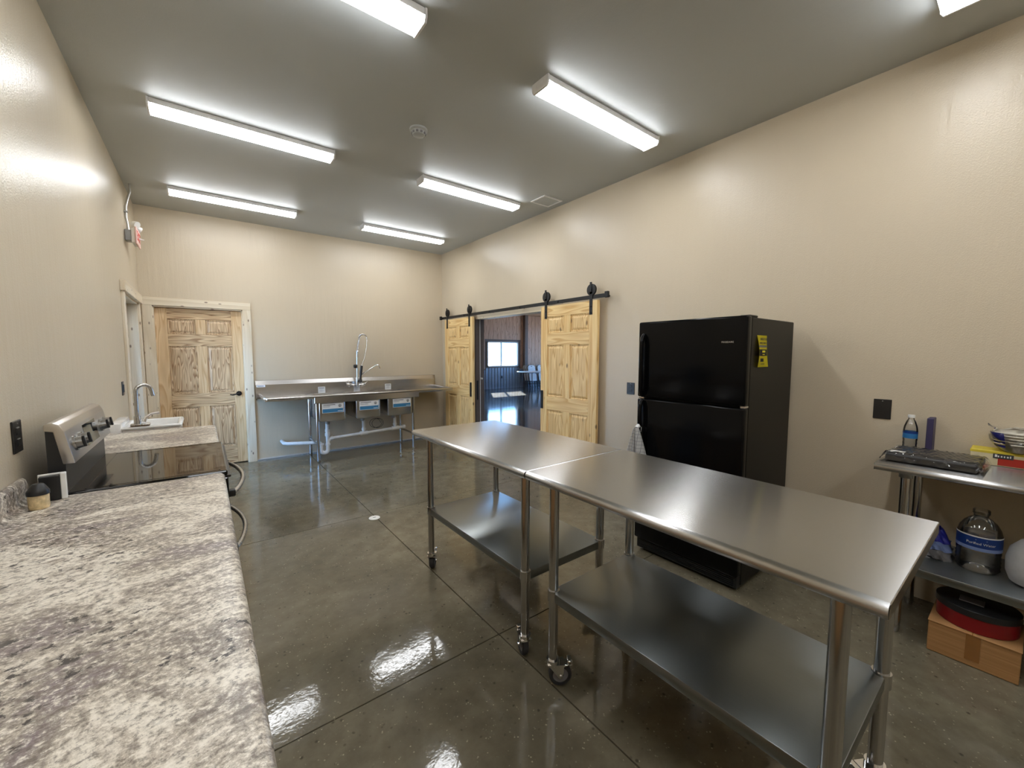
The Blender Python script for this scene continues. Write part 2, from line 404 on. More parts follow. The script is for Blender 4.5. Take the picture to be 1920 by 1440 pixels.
def thing(name, label, cat, loc=(0, 0, 0), group=None):
    o = bpy.data.objects.new(name, None); COL.objects.link(o); o.location = loc; o.empty_display_size = .1
    o['label'] = label; o['category'] = cat
    if group: o['group'] = group
    ORG[o.name] = Vector(loc); return o
def tag(o, label, cat, group=None):
    o['label'] = label; o['category'] = cat
    if group: o['group'] = group
    return o
def struct(o, label=None):
    o['kind'] = 'structure'
    if label: o['label'] = label
    return o
def sroot(name, label, loc=(0, 0, 0)):
    o = bpy.data.objects.new(name, None); COL.objects.link(o); o.location = loc; ORG[o.name] = Vector(loc); o['label'] = label; return struct(o)
def dup(root, loc, label=None, rotz=None):
    r = root.copy(); COL.objects.link(r); r.location = loc
    if rotz is not None: r.rotation_euler = (0, 0, rotz)
    if label: r['label'] = label
    for ch in list(root.children):
        c = ch.copy(); COL.objects.link(c); c.parent = r
        for g in list(ch.children):
            d = g.copy(); COL.objects.link(d); d.parent = c
    return r
def arc(c, r, a0, a1, n, u, v):
    u, v, c = Vector(u), Vector(v), Vector(c)
    return [c + u * (r * cos(a0 + (a1 - a0) * k / n)) + v * (r * sin(a0 + (a1 - a0) * k / n)) for k in range(n + 1)]
RZ90 = Matrix.Rotation(-pi / 2, 4, 'Z')         # local front (-Y) turns to face -X
FRONT = Matrix.Rotation(pi / 2, 4, 'X')         # text plane XY stands up in XZ, facing -Y
def place(x, y, z, face='-y'):
    m = Matrix.Translation((x, y, z))
    if face == '-x': m = m @ RZ90
    elif face == '+x': m = m @ Matrix.Rotation(pi / 2, 4, 'Z')
    return m @ FRONT

# ================================================================== THE SETTING
# kitchen floor: poured slabs with saw-cut joints between them
fl = struct(B().box(XL - .3, HX, YF - .2, YB + .2, -.16, -.008).obj('floor', 'joint_dark'), 'polished brown concrete kitchen floor with saw-cut joints')
xs = [XL - .02, 1.16, XR + .07]; ys = [YF - .1, -.34, 1.625, 3.60, YB + .1]; g = .0028
for i in range(2):
    for j in range(4):
        B().box(xs[i] + g, xs[i + 1] - g, ys[j] + g, ys[j + 1] - g, -.06, 0, .0012, 1).obj('concrete_slab', 'concrete', fl)
B().box(XR + .07, HX + .01, 3.55, 5.35, -.06, 0).obj('threshold_slab', 'concrete', fl)

struct(B().box(XL - .15, XR + .148, YF - .15, YB + .15, ZC, ZC + .12).obj('ceiling', 'ceiling_paint'), 'plain beige painted kitchen ceiling')

# left wall with an outside-door opening
LO0, LO1, LOZ = 5.12, 6.14, 2.02
w = B(); w.box(XL - .2, XL, YF - .15, LO0, 0, ZC); w.box(XL - .2, XL, LO1, YB + .15, 0, ZC); w.box(XL - .2, XL, LO0, LO1, LOZ, ZC)
struct(w.obj('wall_left', 'wall_paint'), 'satin beige painted wall behind the counter and range')
# back wall with a door opening
DX0, DX1, DZ = -.452, .432, 2.022
w = B(); w.box(XL, DX0, YB, YB + .14, 0, ZC); w.box(DX1, HX, YB, YB + .14, .012, ZC); w.box(DX0, DX1, YB, YB + .14, DZ, ZC)
struct(w.obj('wall_back', 'wall_paint'), 'satin beige painted end wall behind the sink')
struct(B().box(DX1 + .09, XR, YB - .004, YB, .012, .03).obj('baseboard_back', 'drywall_edge'), 'pale unpainted drywall edge along the floor of the end wall')
# right wall with the sliding door opening
RO0, RO1, ROZ = 3.60, 5.30, 2.0
w = B(); w.box(XR, HX, YF - .15, RO0, 0, ZC); w.box(XR, HX, RO1, YB, 0, ZC); w.box(XR, HX, RO0, RO1, ROZ, ZC)
struct(w.obj('wall_right', 'wall_paint'), 'satin beige painted wall behind the refrigerator')
struct(B().box(XL, XR, YF - .15, YF, 0, ZC).obj('wall_front', 'wall_paint'), 'beige wall behind the viewer')
# pine lining of the sliding door opening
o = sroot('trim_1', 'pine lining boards around the sliding door opening')
B().box(XR - .002, HX + .002, RO0, RO0 + .02, 0, ROZ).obj('jamb_board', 'trim_v', o)
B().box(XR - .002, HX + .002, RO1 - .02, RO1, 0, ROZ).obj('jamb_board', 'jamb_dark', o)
B().box(3.412, 3.420, RO1 - .026, RO1 - .02, 0, ROZ - .02).obj('white_bead', 'white_plastic', o)
B().box(3.352, 3.382, RO1 - .026, RO1 - .02, .74, 1.04, .002, 1).obj('latch_plate', 'black_metal', o)
B().cyl((3.435, RO1 - .02, 1.07), (3.435, RO1 - .05, 1.07), .014, n=14).obj('catch_knob', 'white_plastic', o)
B().box(XR - .002, HX + .002, RO0, RO1, ROZ - .02, ROZ).obj('head_board', 'trim_y', o)

# --- six panel door builder: local x = width, front faces -y, z up
def six_panel(root, Wd, H, T, mv, mh, mp, zs, st=.112, mul=.10):
    O = ORG[root.name].copy(); ORG[root.name] = Vector((0, 0, 0))
    B().box(0, st, 0, T, 0, H, .002, 1).obj('stile', mv, root)
    B().box(Wd - st, Wd, 0, T, 0, H, .002, 1).obj('stile', mv, root)
    xm0, xm1 = Wd / 2 - mul / 2, Wd / 2 + mul / 2
    edges = [0] + [z for p in zs for z in p] + [H]
    for k in range(0, len(edges), 2): B().box(st, Wd - st, .001, T - .001, edges[k], edges[k + 1], .002, 1).obj('rail', mh, root)
    for a, b in zs:
        B().box(xm0, xm1, .001, T - .001, a, b, .002, 1).obj('mullion', mv, root)
        for x0, x1 in ((st, xm0), (xm1, Wd - st)):
            q = B(); q.box(x0 - .004, x1 + .004, T / 2 - .006, T / 2 + .006, a - .004, b + .004)
            for sgn in (-1, 1):      # raised field with sloped borders
                t = bmesh.new(); yb, yt = T / 2 + sgn * .006, T / 2 + sgn * (T / 2 - .004)
                m1, m2 = .018, .042
                A = [t.verts.new(p) for p in ((x0 + m1, yb, a + m1), (x1 - m1, yb, a + m1), (x1 - m1, yb, b - m1), (x0 + m1, yb, b - m1))]
                C = [t.verts.new(p) for p in ((x0 + m2, yt, a + m2), (x1 - m2, yt, a + m2), (x1 - m2, yt, b - m2), (x0 + m2, yt, b - m2))]
                for k in range(4): t.faces.new((A[k], A[(k + 1) % 4], C[(k + 1) % 4], C[k]))
                t.faces.new(C); bmesh.ops.recalc_face_normals(t, faces=t.faces[:])
                if sgn > 0 and t.faces[-1:][0].normal.y < 0: bmesh.ops.reverse_faces(t, faces=t.faces[:])
                q._merge(t)
            # sticking: small moulding frame round the panel
            for (ax0, ax1, az0, az1) in ((x0, x1, a, a + .014), (x0, x1, b - .014, b), (x0, x0 + .014, a, b), (x1 - .014, x1, a, b)):
                q.box(ax0, ax1, .006, T - .006, az0, az1, .004, 1)
            q.obj('panel', mp, root)
    ORG[root.name] = O

# back door
d1 = sroot('door_1', 'six panel oak-grained wooden door in the end wall', (DX0 + .012, YB + .045, .012))
six_panel(d1, DX1 - DX0 - .024, DZ - .03, .038, 'ash_v', 'ash_h', 'ash_panel', [(.225, .775), (.945, 1.535), (1.68, 1.865)])
kx, kz, ky = .355, .93, YB + .045
h = B().cyl((kx, ky, kz), (kx, ky - .012, kz), .031, n=24); h.cyl((kx, ky - .01, kz), (kx, ky - .05, kz), .012)
h.tube([(kx, ky - .045, kz), (kx - .03, ky - .05, kz - .002), (kx - .07, ky - .05, kz - .012), (kx - .1, ky - .048, kz - .006)], [.010, .009, .008, .006])
h.obj('lever_handle', 'black_metal', d1, True)['label'] = 'dark bronze lever handle'
tr = sroot('trim_2', 'knotty whitewood casing boards around the end wall door')
B().box(DX0 - .09, DX0, YB - .02, YB, 0, DZ + .001, .002, 1).obj('casing_board', 'trim_v', tr)
B().box(DX1, DX1 + .09, YB - .02, YB, 0, DZ + .001, .002, 1).obj('casing_board', 'trim_v', tr)
B().box(DX0 - .09, DX1 + .09, YB - .022, YB, DZ + .001, DZ + .092, .002, 1).obj('header_board', 'trim_h', tr)
B().box(DX0 - .001, DX0 + .012, YB - .001, YB + .14, 0, DZ).obj('jamb_board', 'trim_v', tr)
B().box(DX1 - .012, DX1 + .001, YB - .001, YB + .14, 0, DZ).obj('jamb_board', 'trim_v', tr)
B().box(DX0, DX1, YB - .001, YB + .14, DZ - .014, DZ + .001).obj('jamb_board', 'trim_h', tr)
struct(B().box(DX0 - .1, DX1 + .1, YB + .14, YB + .16, 0, DZ + .1).obj('dark_sheet_behind_door', 'joint_dark'), 'dark sheet standing in for the unlit space behind the end wall door')  # near-black sheet: the darkness behind the door is put into its colour

# left outside door opening: casing, deep jamb, glazed door
tl = sroot('trim_3', 'knotty whitewood casing and jamb boards of the side doorway')
B().box(XL, XL + .02, LO0 - .105, LO0, 0, LOZ, .002, 1).obj('casing_board', 'trim_v', tl)
B().box(XL, XL + .02, LO1, LO1 + .105, 0, LOZ, .002, 1).obj('casing_board', 'trim_v', tl)
B().box(XL, XL + .036, LO0 - .13, LO1 + .135, LOZ, LOZ + .095, .002, 1).obj('header_board', 'trim_y', tl)
for y0, y1 in ((LO0, LO0 + .018), (LO1 - .018, LO1)):
    B().box(XL - .105, XL + .002, y0, y1, 0, LOZ).obj('jamb_board', 'trim_v', tl)
    B().box(XL - .2, XL - .108, y0 - .001, y1 + .001, 0, LOZ).obj('jamb_board', 'trim_v', tl)
B().box(XL - .2, XL + .002, LO0, LO1, LOZ - .018, LOZ).obj('head_board', 'trim_y', tl)
d2 = sroot('door_2', 'glazed outside door filling the side doorway', (XL - .2, LO0, 0))
q = B(); xa, xb = XL - .2, XL - .16; y0, y1, zt = LO0 + .02, LO1 - .02, LOZ - .02
q.box(xa, xb, y0, y0 + .11, .01, zt); q.box(xa, xb, y1 - .11, y1, .01, zt); q.box(xa, xb, y0, y1, .01, .25); q.box(xa, xb, y0, y1, zt - .12, zt)
q.obj('door_frame', 'white_plastic', d2)
B().box(xa + .015, xa + .021, y0 + .1, y1 - .1, .24, zt - .11).obj('pane', 'window_glass', d2)

# ground outside
struct(B().box(-40, 60, -40, 70, -.5, -.2).obj('ground', 'ground_gravel'), 'pale gravel ground outside the building')

# ------------------------------------------------------------------ the hall beyond the sliding doors
HXE = 14.5; HCZ = 3.09; HY0 = -2.4
struct(B().box(HX, HXE + .2, HY0, HY + .2, -.16, 0).obj('floor_hall', 'hall_concrete'), 'glossy grey concrete floor of the hall')
hc = sroot('ceiling_hall', 'pine board ceiling of the hall')
B().box(HX - .14, HXE + .2, HY0 - .2, HY + .2, HCZ + .03, HCZ + .15).obj('backing', 'hall_post', hc)
yy = HY
while yy > 8.2:
    B().box(HX + .3, HXE, yy - .24, yy - .005, HCZ, HCZ + .03).obj('plank', 'hall_pine_y', hc); yy -= .245
# far wall: middle window in view, outer two unseen and added for daylight
WX = [(5.6, 7.2), (9.13, 10.73), (12.3, 13.8)]; WZ0, WZ1 = .91, 1.945
w = B(); xp = HX - .14
for a, b in WX:
    w.box(xp, a, HY, HY + .18, 0, HCZ + .03); w.box(a, b, HY, HY + .18, 0, WZ0); w.box(a, b, HY, HY + .18, WZ1, HCZ + .03); xp = b
w.box(xp, HXE + .2, HY, HY + .18, 0, HCZ + .03)
hw = struct(w.obj('wall_hall', 'hall_post'), 'far hall wall of knotty pine boards over grey metal wainscot')
xx = 8.4
while xx < 12.2:        # pine boards, one by one
    x1 = xx + .205
    if x1 < 9.05 or xx > 10.80:
        if not (10.98 < xx + .1 < 11.2): B().box(xx, x1 - .005, HY - .022, HY, .80, HCZ, .004, 1).obj('board', 'hall_pine', hw)
    else: B().box(xx, x1 - .005, HY - .022, HY, 2.03, HCZ, .004, 1).obj('board', 'hall_pine', hw)
    xx += .205
def corr(x0, x1, z0, z1):       # ribbed sheet metal
    pr = []; x = x0
    while x < x1 - .02:
        pr += [(x, HY), (x + .02, HY - .025), (x + .05, HY - .025), (x + .07, HY)]; x += .15
    pr += [(x1, HY)]
    b = B(); V0 = [b.bm.verts.new((p[0], p[1] - .004, z0)) for p in pr]; V1 = [b.bm.verts.new((p[0], p[1] - .004, z1)) for p in pr]
    for k in range(len(pr) - 1): b.bm.faces.new((V0[k], V0[k + 1], V1[k + 1], V1[k]))
    return b
corr(8.3, 9.05, 0, .79).obj('wainscot_sheet', 'hall_metal', hw); corr(9.05, 10.8, 0, .86).obj('wainscot_sheet', 'hall_metal', hw); corr(10.8, 12.3, 0, .765).obj('wainscot_sheet', 'hall_metal', hw)
B().box(10.8, 12.3, HY - .045, HY, .765, .80).obj('cap_rail', 'white_plastic', hw); B().box(8.3, 9.05, HY - .045, HY, .785, .82).obj('cap_rail', 'hall_post', hw)
B().box(11.0, 11.16, HY - .16, HY, 0, HCZ).obj('post', 'hall_post', hw)
B().box(9.82, 9.89, HY - .035, HY, .42, .53).obj('outlet_plate', 'hall_dark', hw)
for k, (a, b) in enumerate(WX):
    wn = sroot('window_%d' % (k + 1), 'sliding window with two panes in the far hall wall', ((a + b) / 2, HY, WZ0))
    q = B(); f = .05
    q.box(a, a + f, HY - .03, HY + .12, WZ0, WZ1); q.box(b - f, b, HY - .03, HY + .12, WZ0, WZ1); q.box(a, b, HY - .03, HY + .12, WZ0, WZ0 + f); q.box(a, b, HY - .03, HY + .12, WZ1 - f, WZ1)
    q.obj('window_frame', 'white_plastic', wn)
    mx = (a + b) / 2 - .06; B().box(mx - .03, mx + .03, HY + .02, HY + .08, WZ0 + f, WZ1 - f).obj('sash_bar', 'gauge_grey', wn)
    B().box(a + f, mx - .03, HY + .05, HY + .056, WZ0 + f, WZ1 - f).obj('pane', 'window_glass', wn)
    B().box(mx + .03, b - f, HY + .04, HY + .046, WZ0 + f, WZ1 - f).obj('pane', 'window_glass', wn)
# other hall walls; the unseen side windows are added to brighten the hall
w = B(); ya = HY0 - .2
for a, b in ((-1.0, 2.4), (3.6, 7.2), (8.4, 12.2)):
    w.box(HXE, HXE + .2, ya, a, 0, HCZ + .03); w.box(HXE, HXE + .2, a, b, 0, .6); w.box(HXE, HXE + .2, a, b, 2.6, HCZ + .03); ya = b
    q = sroot('window_%d' % (4 + int((a + 1) // 4)), 'hall side window out of view, added to let in daylight', (HXE, a, .6))
    B().box(HXE + .08, HXE + .086, a, b, .6, 2.6).obj('pane', 'window_glass', q)
w.box(HXE, HXE + .2, ya, HY + .2, 0, HCZ + .03)
struct(w.obj('wall_hall_side', 'hall_pine'), 'pine side wall of the hall')
struct(B().box(HX, HXE, HY0 - .2, HY0, 0, HCZ + .03).obj('wall_hall_near', 'hall_pine'), 'pine near wall of the hall')
struct(B().box(HX - .14, HX, YB + .14, HY + .2, 0, HCZ + .03).obj('wall_hall_left', 'hall_pine'), 'pine wall of the hall beyond the kitchen')
# ================================================================== CEILING FIXTURES
LABELS = {'A': 'long white ceiling light in the left row, second from the camera', 'B': 'white ceiling light nearest the end wall door',
          'C': 'white ceiling light above the refrigerator side, near the right wall', 'D': 'white ceiling light beside the ceiling access panel',
          'E': 'smallest-looking white ceiling light, in the far corner above the sliding doors', 'F': 'white ceiling light cut off by the top edge of the photo, left row',
          'G': 'white ceiling light cut off in the top right corner of the photo', 'H': 'ceiling light above the camera, out of the frame',
          'I': 'ceiling light behind the camera on the counter side', 'J': 'ceiling light behind the camera on the wall table side'}
def make_light(loc, label):
    t = thing('ceiling_light', label, 'light', (0, 0, 0), 'long ceiling lights')
    L, w_, hh = 1.18, .148, .062
    a = w_ / 2
    B().box(-L / 2 + .012, L / 2 - .012, -a, a, -.036, 0, .003, 1).obj('housing', 'fixture_white', t)
    B().prism([(-a + .002, -.034), (a - .002, -.034), (a - .003, -.042), (a - .018, -hh), (-a + .018, -hh), (-a + .003, -.042)], 'x', -L / 2 + .012, L / 2 - .012).obj('diffuser', 'lamp_lens', t)
    for s in (-1, 1):
        B().prism([(-a - .002, 0), (a + .002, 0), (a, -.044), (a - .012, -hh - .002), (-a + .012, -hh - .002), (-a, -.044)], 'x', s * (L / 2), s * (L / 2 - .012)).obj('end_cap', 'fixture_white', t)
    t.location = loc; ORG[t.name] = Vector((0, 0, 0)); return t
LP = {'A': (.365, 3.76), 'B': (.375, 5.535), 'C': (2.325, 1.985), 'D': (2.325, 3.73), 'E': (2.325, 5.52), 'F': (.365, 2.01), 'G': (2.345, .32), 'H': (.365, .32), 'I': (.365, -1.43), 'J': (2.345, -1.43)}
proto = None
for k, (x, y) in LP.items():
    if proto is None: proto = make_light((x, y, ZC), LABELS[k])
    else: dup(proto, (x, y, ZC), LABELS[k])
# smoke detector, access panel
t = thing('smoke_detector', 'round beige smoke detector in the middle of the ceiling', 'detector', (1.375, 2.965, ZC))
B().lathe([(0, 0), (.066, 0), (.066, -.012), (.058, -.018), (0, -.018)], (1.375, 2.965, ZC)).obj('base_ring', 'ceiling_paint', t, True)
B().lathe([(0, -.05), (.030, -.05), (.046, -.044), (.052, -.028), (.050, -.018), (0, -.018)], (1.375, 2.965, ZC)).obj('cover', 'ceiling_paint', t, True)
q = B()
for k in range(10):
    a = k * 2 * pi / 10; q.box(-.008, .008, .044, .054, -.040, -.026, 0, 1, Matrix.Translation((1.375, 2.965, ZC)) @ Matrix.Rotation(a, 4, 'Z'))
q.obj('vent_slots', 'print_grey', t)
t = thing('access_panel', 'flat square ceiling access panel close to the right wall', 'panel', (3.12, 3.44, ZC))
q = B(); q.box(2.985, 3.25, 3.325, 3.345, ZC - .008, ZC); q.box(2.985, 3.25, 3.54, 3.56, ZC - .008, ZC); q.box(2.985, 3.005, 3.345, 3.54, ZC - .008, ZC); q.box(3.23, 3.25, 3.345, 3.54, ZC - .008, ZC)
q.obj('frame', 'fixture_white', t); B().box(3.004, 3.231, 3.344, 3.541, ZC - .005, ZC).obj('hatch', 'ceiling_paint', t)

# ================================================================== LEFT WALL FITTINGS
def plate(name, label, cat, wall, y, z, wd, ht, insert):
    x, s = (XL, 1) if wall == 'l' else (XR, -1)
    t = thing(name, label, cat, (x, y, z))
    B().box(min(x, x + s * .006), max(x, x + s * .006), y - wd / 2, y + wd / 2, z - ht / 2, z + ht / 2, .002, 1).obj('cover_plate', 'outlet_black', t)
    if insert == 'outlet':
        for dz in (-.021, .021):
            r = B().box(min(x, x + s * .009), max(x, x + s * .009), y - .017, y + .017, z + dz - .014, z + dz + .014, .003, 1).obj('receptacle', 'black_plastic', t)
    elif insert == 'switch':
        B().box(min(x, x + s * .012), max(x, x + s * .012), y - .017, y + .017, z - .034, z + .034, .003, 1).obj('rocker', 'black_plastic', t)
    B().cyl((x + s * .006, y, z + ht / 2 - .011), (x + s * .0075, y, z + ht / 2 - .011), .003, n=10).obj('screw', 'gauge_grey', t)
    return t
plate('wall_outlet', 'black outlet plate on the left wall above the near counter', 'outlet', 'l', 2.265, 1.155, .086, .118, 'outlet')
plate('light_switch', 'black switch plate on the left wall before the side doorway', 'switch', 'l', 4.74, 1.16, .075, .118, 'switch')
plate('blank_plate', 'black blank cover plate on the right wall above the wall table', 'plate', 'r', .572, 1.119, .084, .122, None)
plate('wall_outlet', 'black outlet plate just behind the refrigerator edge', 'outlet', 'r', 2.432, 1.117, .09, .116, 'outlet')

# emergency exit unit with conduit
ey, ez = 5.60, 2.625
t = thing('exit_sign', 'emergency exit sign with lamp heads high on the left wall', 'sign', (XL, ey, ez))
B().box(XL, XL + .05, ey - .055, ey + .055, ez - .05, ez + .055, .004, 1).obj('junction_box', 'gauge_grey', t)
B().box(XL + .05, XL + .085, ey - .10, ey + .12, ez - .075, ez + .07, .008).obj('housing', 'white_plastic', t)
f = B().box(XL + .083, XL + .096, ey - .14, ey + .16, ez - .09, ez + .075, .004, 1).obj('sign_face', 'sign_pink', t)
B().text('EXIT', .135, place(XL + .0965, ey + .01, ez - .005, '+x'), .001).obj('lettering', 'sign_red', f)
for s in (-1, 1):
    c = Vector((XL + .085, ey + .01 + s * .10, ez + .105)); d = Vector((.7, s * .5, -.35)).normalized()
    q = B(); q.lathe([(0, -.028), (.022, -.024), (.030, 0), (.033, .022), (0, .024)], c, 20, d.to_track_quat('Z', 'Y').to_matrix().to_4x4())
    q.cyl((c.x - .01, c.y, c.z - .05), (c.x, c.y, c.z), .012); hdn = q.obj('lamp_head', 'white_plastic', t, True)
B().cyl((XL + .096, ey + .02, ez - .012), (XL + .135, ey + .02, ez - .018), .010, .004).obj('test_button', 'white_plastic', t, True)
B().tube([(XL + .05, 5.66, ZC), (XL + .048, 5.66, ZC - .08), (XL + .03, 5.645, ZC - .15), (XL + .014, 5.62, ZC - .24), (XL + .012, 5.61, ZC - .34), (XL + .02, 5.605, ez + .12), (XL + .024, 5.60, ez + .05)], .011, 12).obj('conduit_pipe', 'conduit', t, True)
B().box(XL, XL + .028, 5.59, 5.63, ZC - .30, ZC - .285).obj('pipe_strap', 'gauge_grey', t)

# ================================================================== LEFT RUN: counters, range, hand sink
def counter(y0, y1, label, cablabel, loc_lab):
    xf = .055; zt = .914
    t = thing('countertop', label, 'countertop', (XL, y0, zt), 'laminate countertops')
    prof = [(XL + .003, zt - .038), (xf - .012, zt - .038)]
    prof += [(p.x, p.z) for p in arc((xf - .019, 0, zt - .019), .019, -pi / 2, pi / 2, 8, (1, 0, 0), (0, 0, 1))]
    prof += [(xf - .04, zt + .0015), (xf - .06, zt)]
    prof += [(XL + .05, zt)] + [(p.x, p.z) for p in arc((XL + .05, 0, zt + .028), .028, -pi / 2, -pi, 5, (1, 0, 0), (0, 0, 1))][1:]
    prof += [(XL + .022, zt + .07), (XL + .019, zt + .082), (XL + .012, zt + .088), (XL + .003, zt + .088)]
    B().prism(prof, 'y', y0, y1).obj('slab', 'laminate', t, True)
    B().box(XL + .003, xf - .03, y1 - .0015, y1 + .001, zt - .04, zt - .0005).obj('end_band', 'laminate', t)
    c = thing('base_cabinet', cablabel, 'cabinet', (XL, y0, 0), 'base cabinets')
    cx = .005
    B().box(XL + .003, cx, y0 + .008, y1 - .008, .10, zt - .039).obj('body', 'cabinet_wood', c)
    B().box(XL + .003, cx - .07, y0 + .01, y1 - .01, .001, .10).obj('toe_kick', 'hall_dark', c)
    n = max(1, round((y1 - y0) / .55)); wv = (y1 - y0 - .016) / n
    for k in range(n):
        a, b = y0 + .008 + k * wv + .006, y0 + .008 + (k + 1) * wv - .006
        d = B().box(cx, cx + .018, a, b, .12, .66, .003, 1).obj('door', 'cabinet_wood', c); B().cyl((cx + .018, b - .04, .60), (cx + .04, b - .04, .60), .012).obj('knob', 'black_metal', d, True)
        d = B().box(cx, cx + .018, a, b, .68, .845, .003, 1).obj('drawer', 'cabinet_wood', c); B().cyl((cx + .018, (a + b) / 2, .76), (cx + .04, (a + b) / 2, .76), .012).obj('knob', 'black_metal', d, True)
counter(-1.6, 2.245, 'large near laminate countertop with grey and cream stone pattern', 'wooden base cabinet under the large near countertop', 0)
counter(3.035, 3.80, 'short laminate countertop between the range and the white hand sink', 'wooden base cabinet under the short countertop', 0)

# --- double oven range
ry0, ry1 = 2.262, 3.022
t = thing('range', 'freestanding double oven range with black glass cooktop between the countertops', 'range', (XL, ry0, 0))
B().box(XL + .06, .03, ry0, ry1, .04, .895, .003, 1).obj('body', 'black_plastic', t)
ck = B().box(XL + .10, .066, ry0 - .004, ry1 + .004, .897, .920, .006).obj('cooktop', 'black_glass', t)
q = B(); z = .9203
for (a, b, c_, d_) in ((XL + .16, .04, ry0 + .02, ry0 + .026), (XL + .16, .04, ry1 - .026, ry1 - .02), (.034, .04, ry0 + .02, ry1 - .02), (XL + .16, XL + .166, ry0 + .02, ry1 - .02)):
    q.box(a, b, c_, d_, z - .001, z + .0006)
q.obj('border_line', 'glass_print', ck)
# back riser and slanted console
B().box(XL + .071, XL + .118, ry0 + .004, ry1 - .004, .90, 1.166).obj('riser', 'black_plastic', t)
con = [(XL + .112, 1.033), (XL + .145, 1.033), (XL + .122, 1.160), (XL + .110, 1.186), (XL + .094, 1.196), (XL + .078, 1.196), (XL + .068, 1.188), (XL + .068, 1.166), (XL + .092, 1.160)]
cs = B().prism(con, 'y', ry0, ry1, .003).obj('console', 'range_steel', t, True)
# front direction of the slanted face
fa, fb = Vector((XL + .145, 0, 1.033)), Vector((XL + .122, 0, 1.160)); du = (fb - fa).normalized(); dn = Vector((du.z, 0, -du.x))
def onface(s, y, out=0): return Vector((fa.x, y, fa.z)) + du * s + dn * out
q = B(); c4 = [onface(.022, ry0 + .26, .001), onface(.022, ry1 - .26, .001), onface(.115, ry1 - .26, .001), onface(.115, ry0 + .26, .001)]
vv = [q.bm.verts.new(p) for p in c4] + [q.bm.verts.new(p - dn * .004) for p in c4]
for f_ in ((0, 1, 2, 3), (4, 7, 6, 5), (0, 4, 5, 1), (1, 5, 6, 2), (2, 6, 7, 3), (3, 7, 4, 0)): q.bm.faces.new([vv[i] for i in f_])
q.obj('display', 'black_glass', cs, recalc=True)
for y in (ry0 + .075, ry0 + .175, ry1 - .175, ry1 - .075):
    p = onface(.068, y); q = B(); q.cyl(p, p + dn * .008, .031, .030, 24); q.cyl(p + dn * .006, p + dn * .026, .025, .022, 24)
    kb = q.obj('knob', 'knob_metal', cs, True)
    q = B(); e = p + dn * .028; q.box(-.005, .005, -.006, .006, -.022, .022, .002, 1, Matrix.Translation(e) @ Matrix.Rotation(math.atan2(-du.x, du.z) * -1, 4, 'Y')); q.obj('knob_grip', 'black_plastic', cs)
# oven doors with bowed handles
for z0, z1, hz in ((.66, .885, .795), (.10, .645, .52)):
    d = B().box(.03, .068, ry0 + .004, ry1 - .004, z0, z1, .005).obj('oven_door', 'black_glass', t)
    pts = []
    for k in range(15):
        u_ = k / 14; y = ry0 + .05 + u_ * (ry1 - ry0 - .10); pts.append((.085 + .058 * sin(pi * u_) ** .8, y, hz - .0 * u_))
    B().tube(pts, .011, 12).obj('handle', 'brushed_nickel', d, True)
    for y in (ry0 + .05, ry1 - .05): B().box(.066, .094, y - .016, y + .016, hz - .016, hz + .016, .003, 1).obj('handle_mount', 'black_plastic', d)
B().box(.03, .078, ry0, ry1, .886, .896).obj('front_trim', 'black_plastic', t)
for x in (XL + .1, .0):
    for y in (ry0 + .05, ry1 - .05): B().cyl((x, y, .001), (x, y, .045), .018, n=14).obj('foot', 'black_plastic', t)

# --- white hand sink with gooseneck faucet
t = thing('hand_sink', 'white rectangular hand sink hung on the left wall past the short countertop', 'sink', (XL, 4.19, .75))
B().tub(XL + .06, -.155, 3.975, 4.405, .76, .925, .02, .03).obj('basin', 'white_enamel', t, True)
B().box(XL + .002, XL + .07, 3.975, 4.405, .80, .955, .012).obj('back_ledge', 'white_enamel', t, True)
B().tube([(-.34, 4.19, .765), (-.34, 4.19, .60), (-.34, 4.19, .52), (-.37, 4.19, .47), (-.42, 4.19, .47), (-.45, 4.19, .52), (-.48, 4.19, .56), (XL + .002, 4.19, .56)], .018, 12).obj('drain_trap', 'pvc', t, True)
for y in (4.03, 4.35): B().box(XL + .002, -.30, y - .012, y + .012, .735, .762).obj('bracket', 'white_enamel', t)
t = thing('gooseneck_faucet', 'brushed metal gooseneck faucet standing at the white hand sink', 'faucet', (-.40, 4.0, .925))
fx, fy, fz = -.405, 3.995, .9255
B().box(fx - .04, fx + .07, fy - .022, fy + .022, fz, fz + .018, .006).obj('base_plate', 'brushed_nickel', t, True)
q = B().cyl((fx, fy, fz + .015), (fx, fy, fz + .075), .021, .019)
q.obj('body', 'brushed_nickel', t, True)
pts = [(fx, fy, fz + .07), (fx, fy, fz + .20)] + arc((fx + .042, fy + .02, fz + .255), .046, pi, .15, 12, (.905, .42, 0), (0, 0, 1)) + [(fx + .091, fy + .043, fz + .215)]
B().tube(pts, .0125, 14).obj('spout', 'brushed_nickel', t, True)
B().tube([(fx + .035, fy, fz + .03), (fx + .045, fy, fz + .06), (fx + .08, fy, fz + .085), (fx + .125, fy, fz + .09)], [.014, .011, .008, .010], 12).obj('lever', 'chrome', t, True)

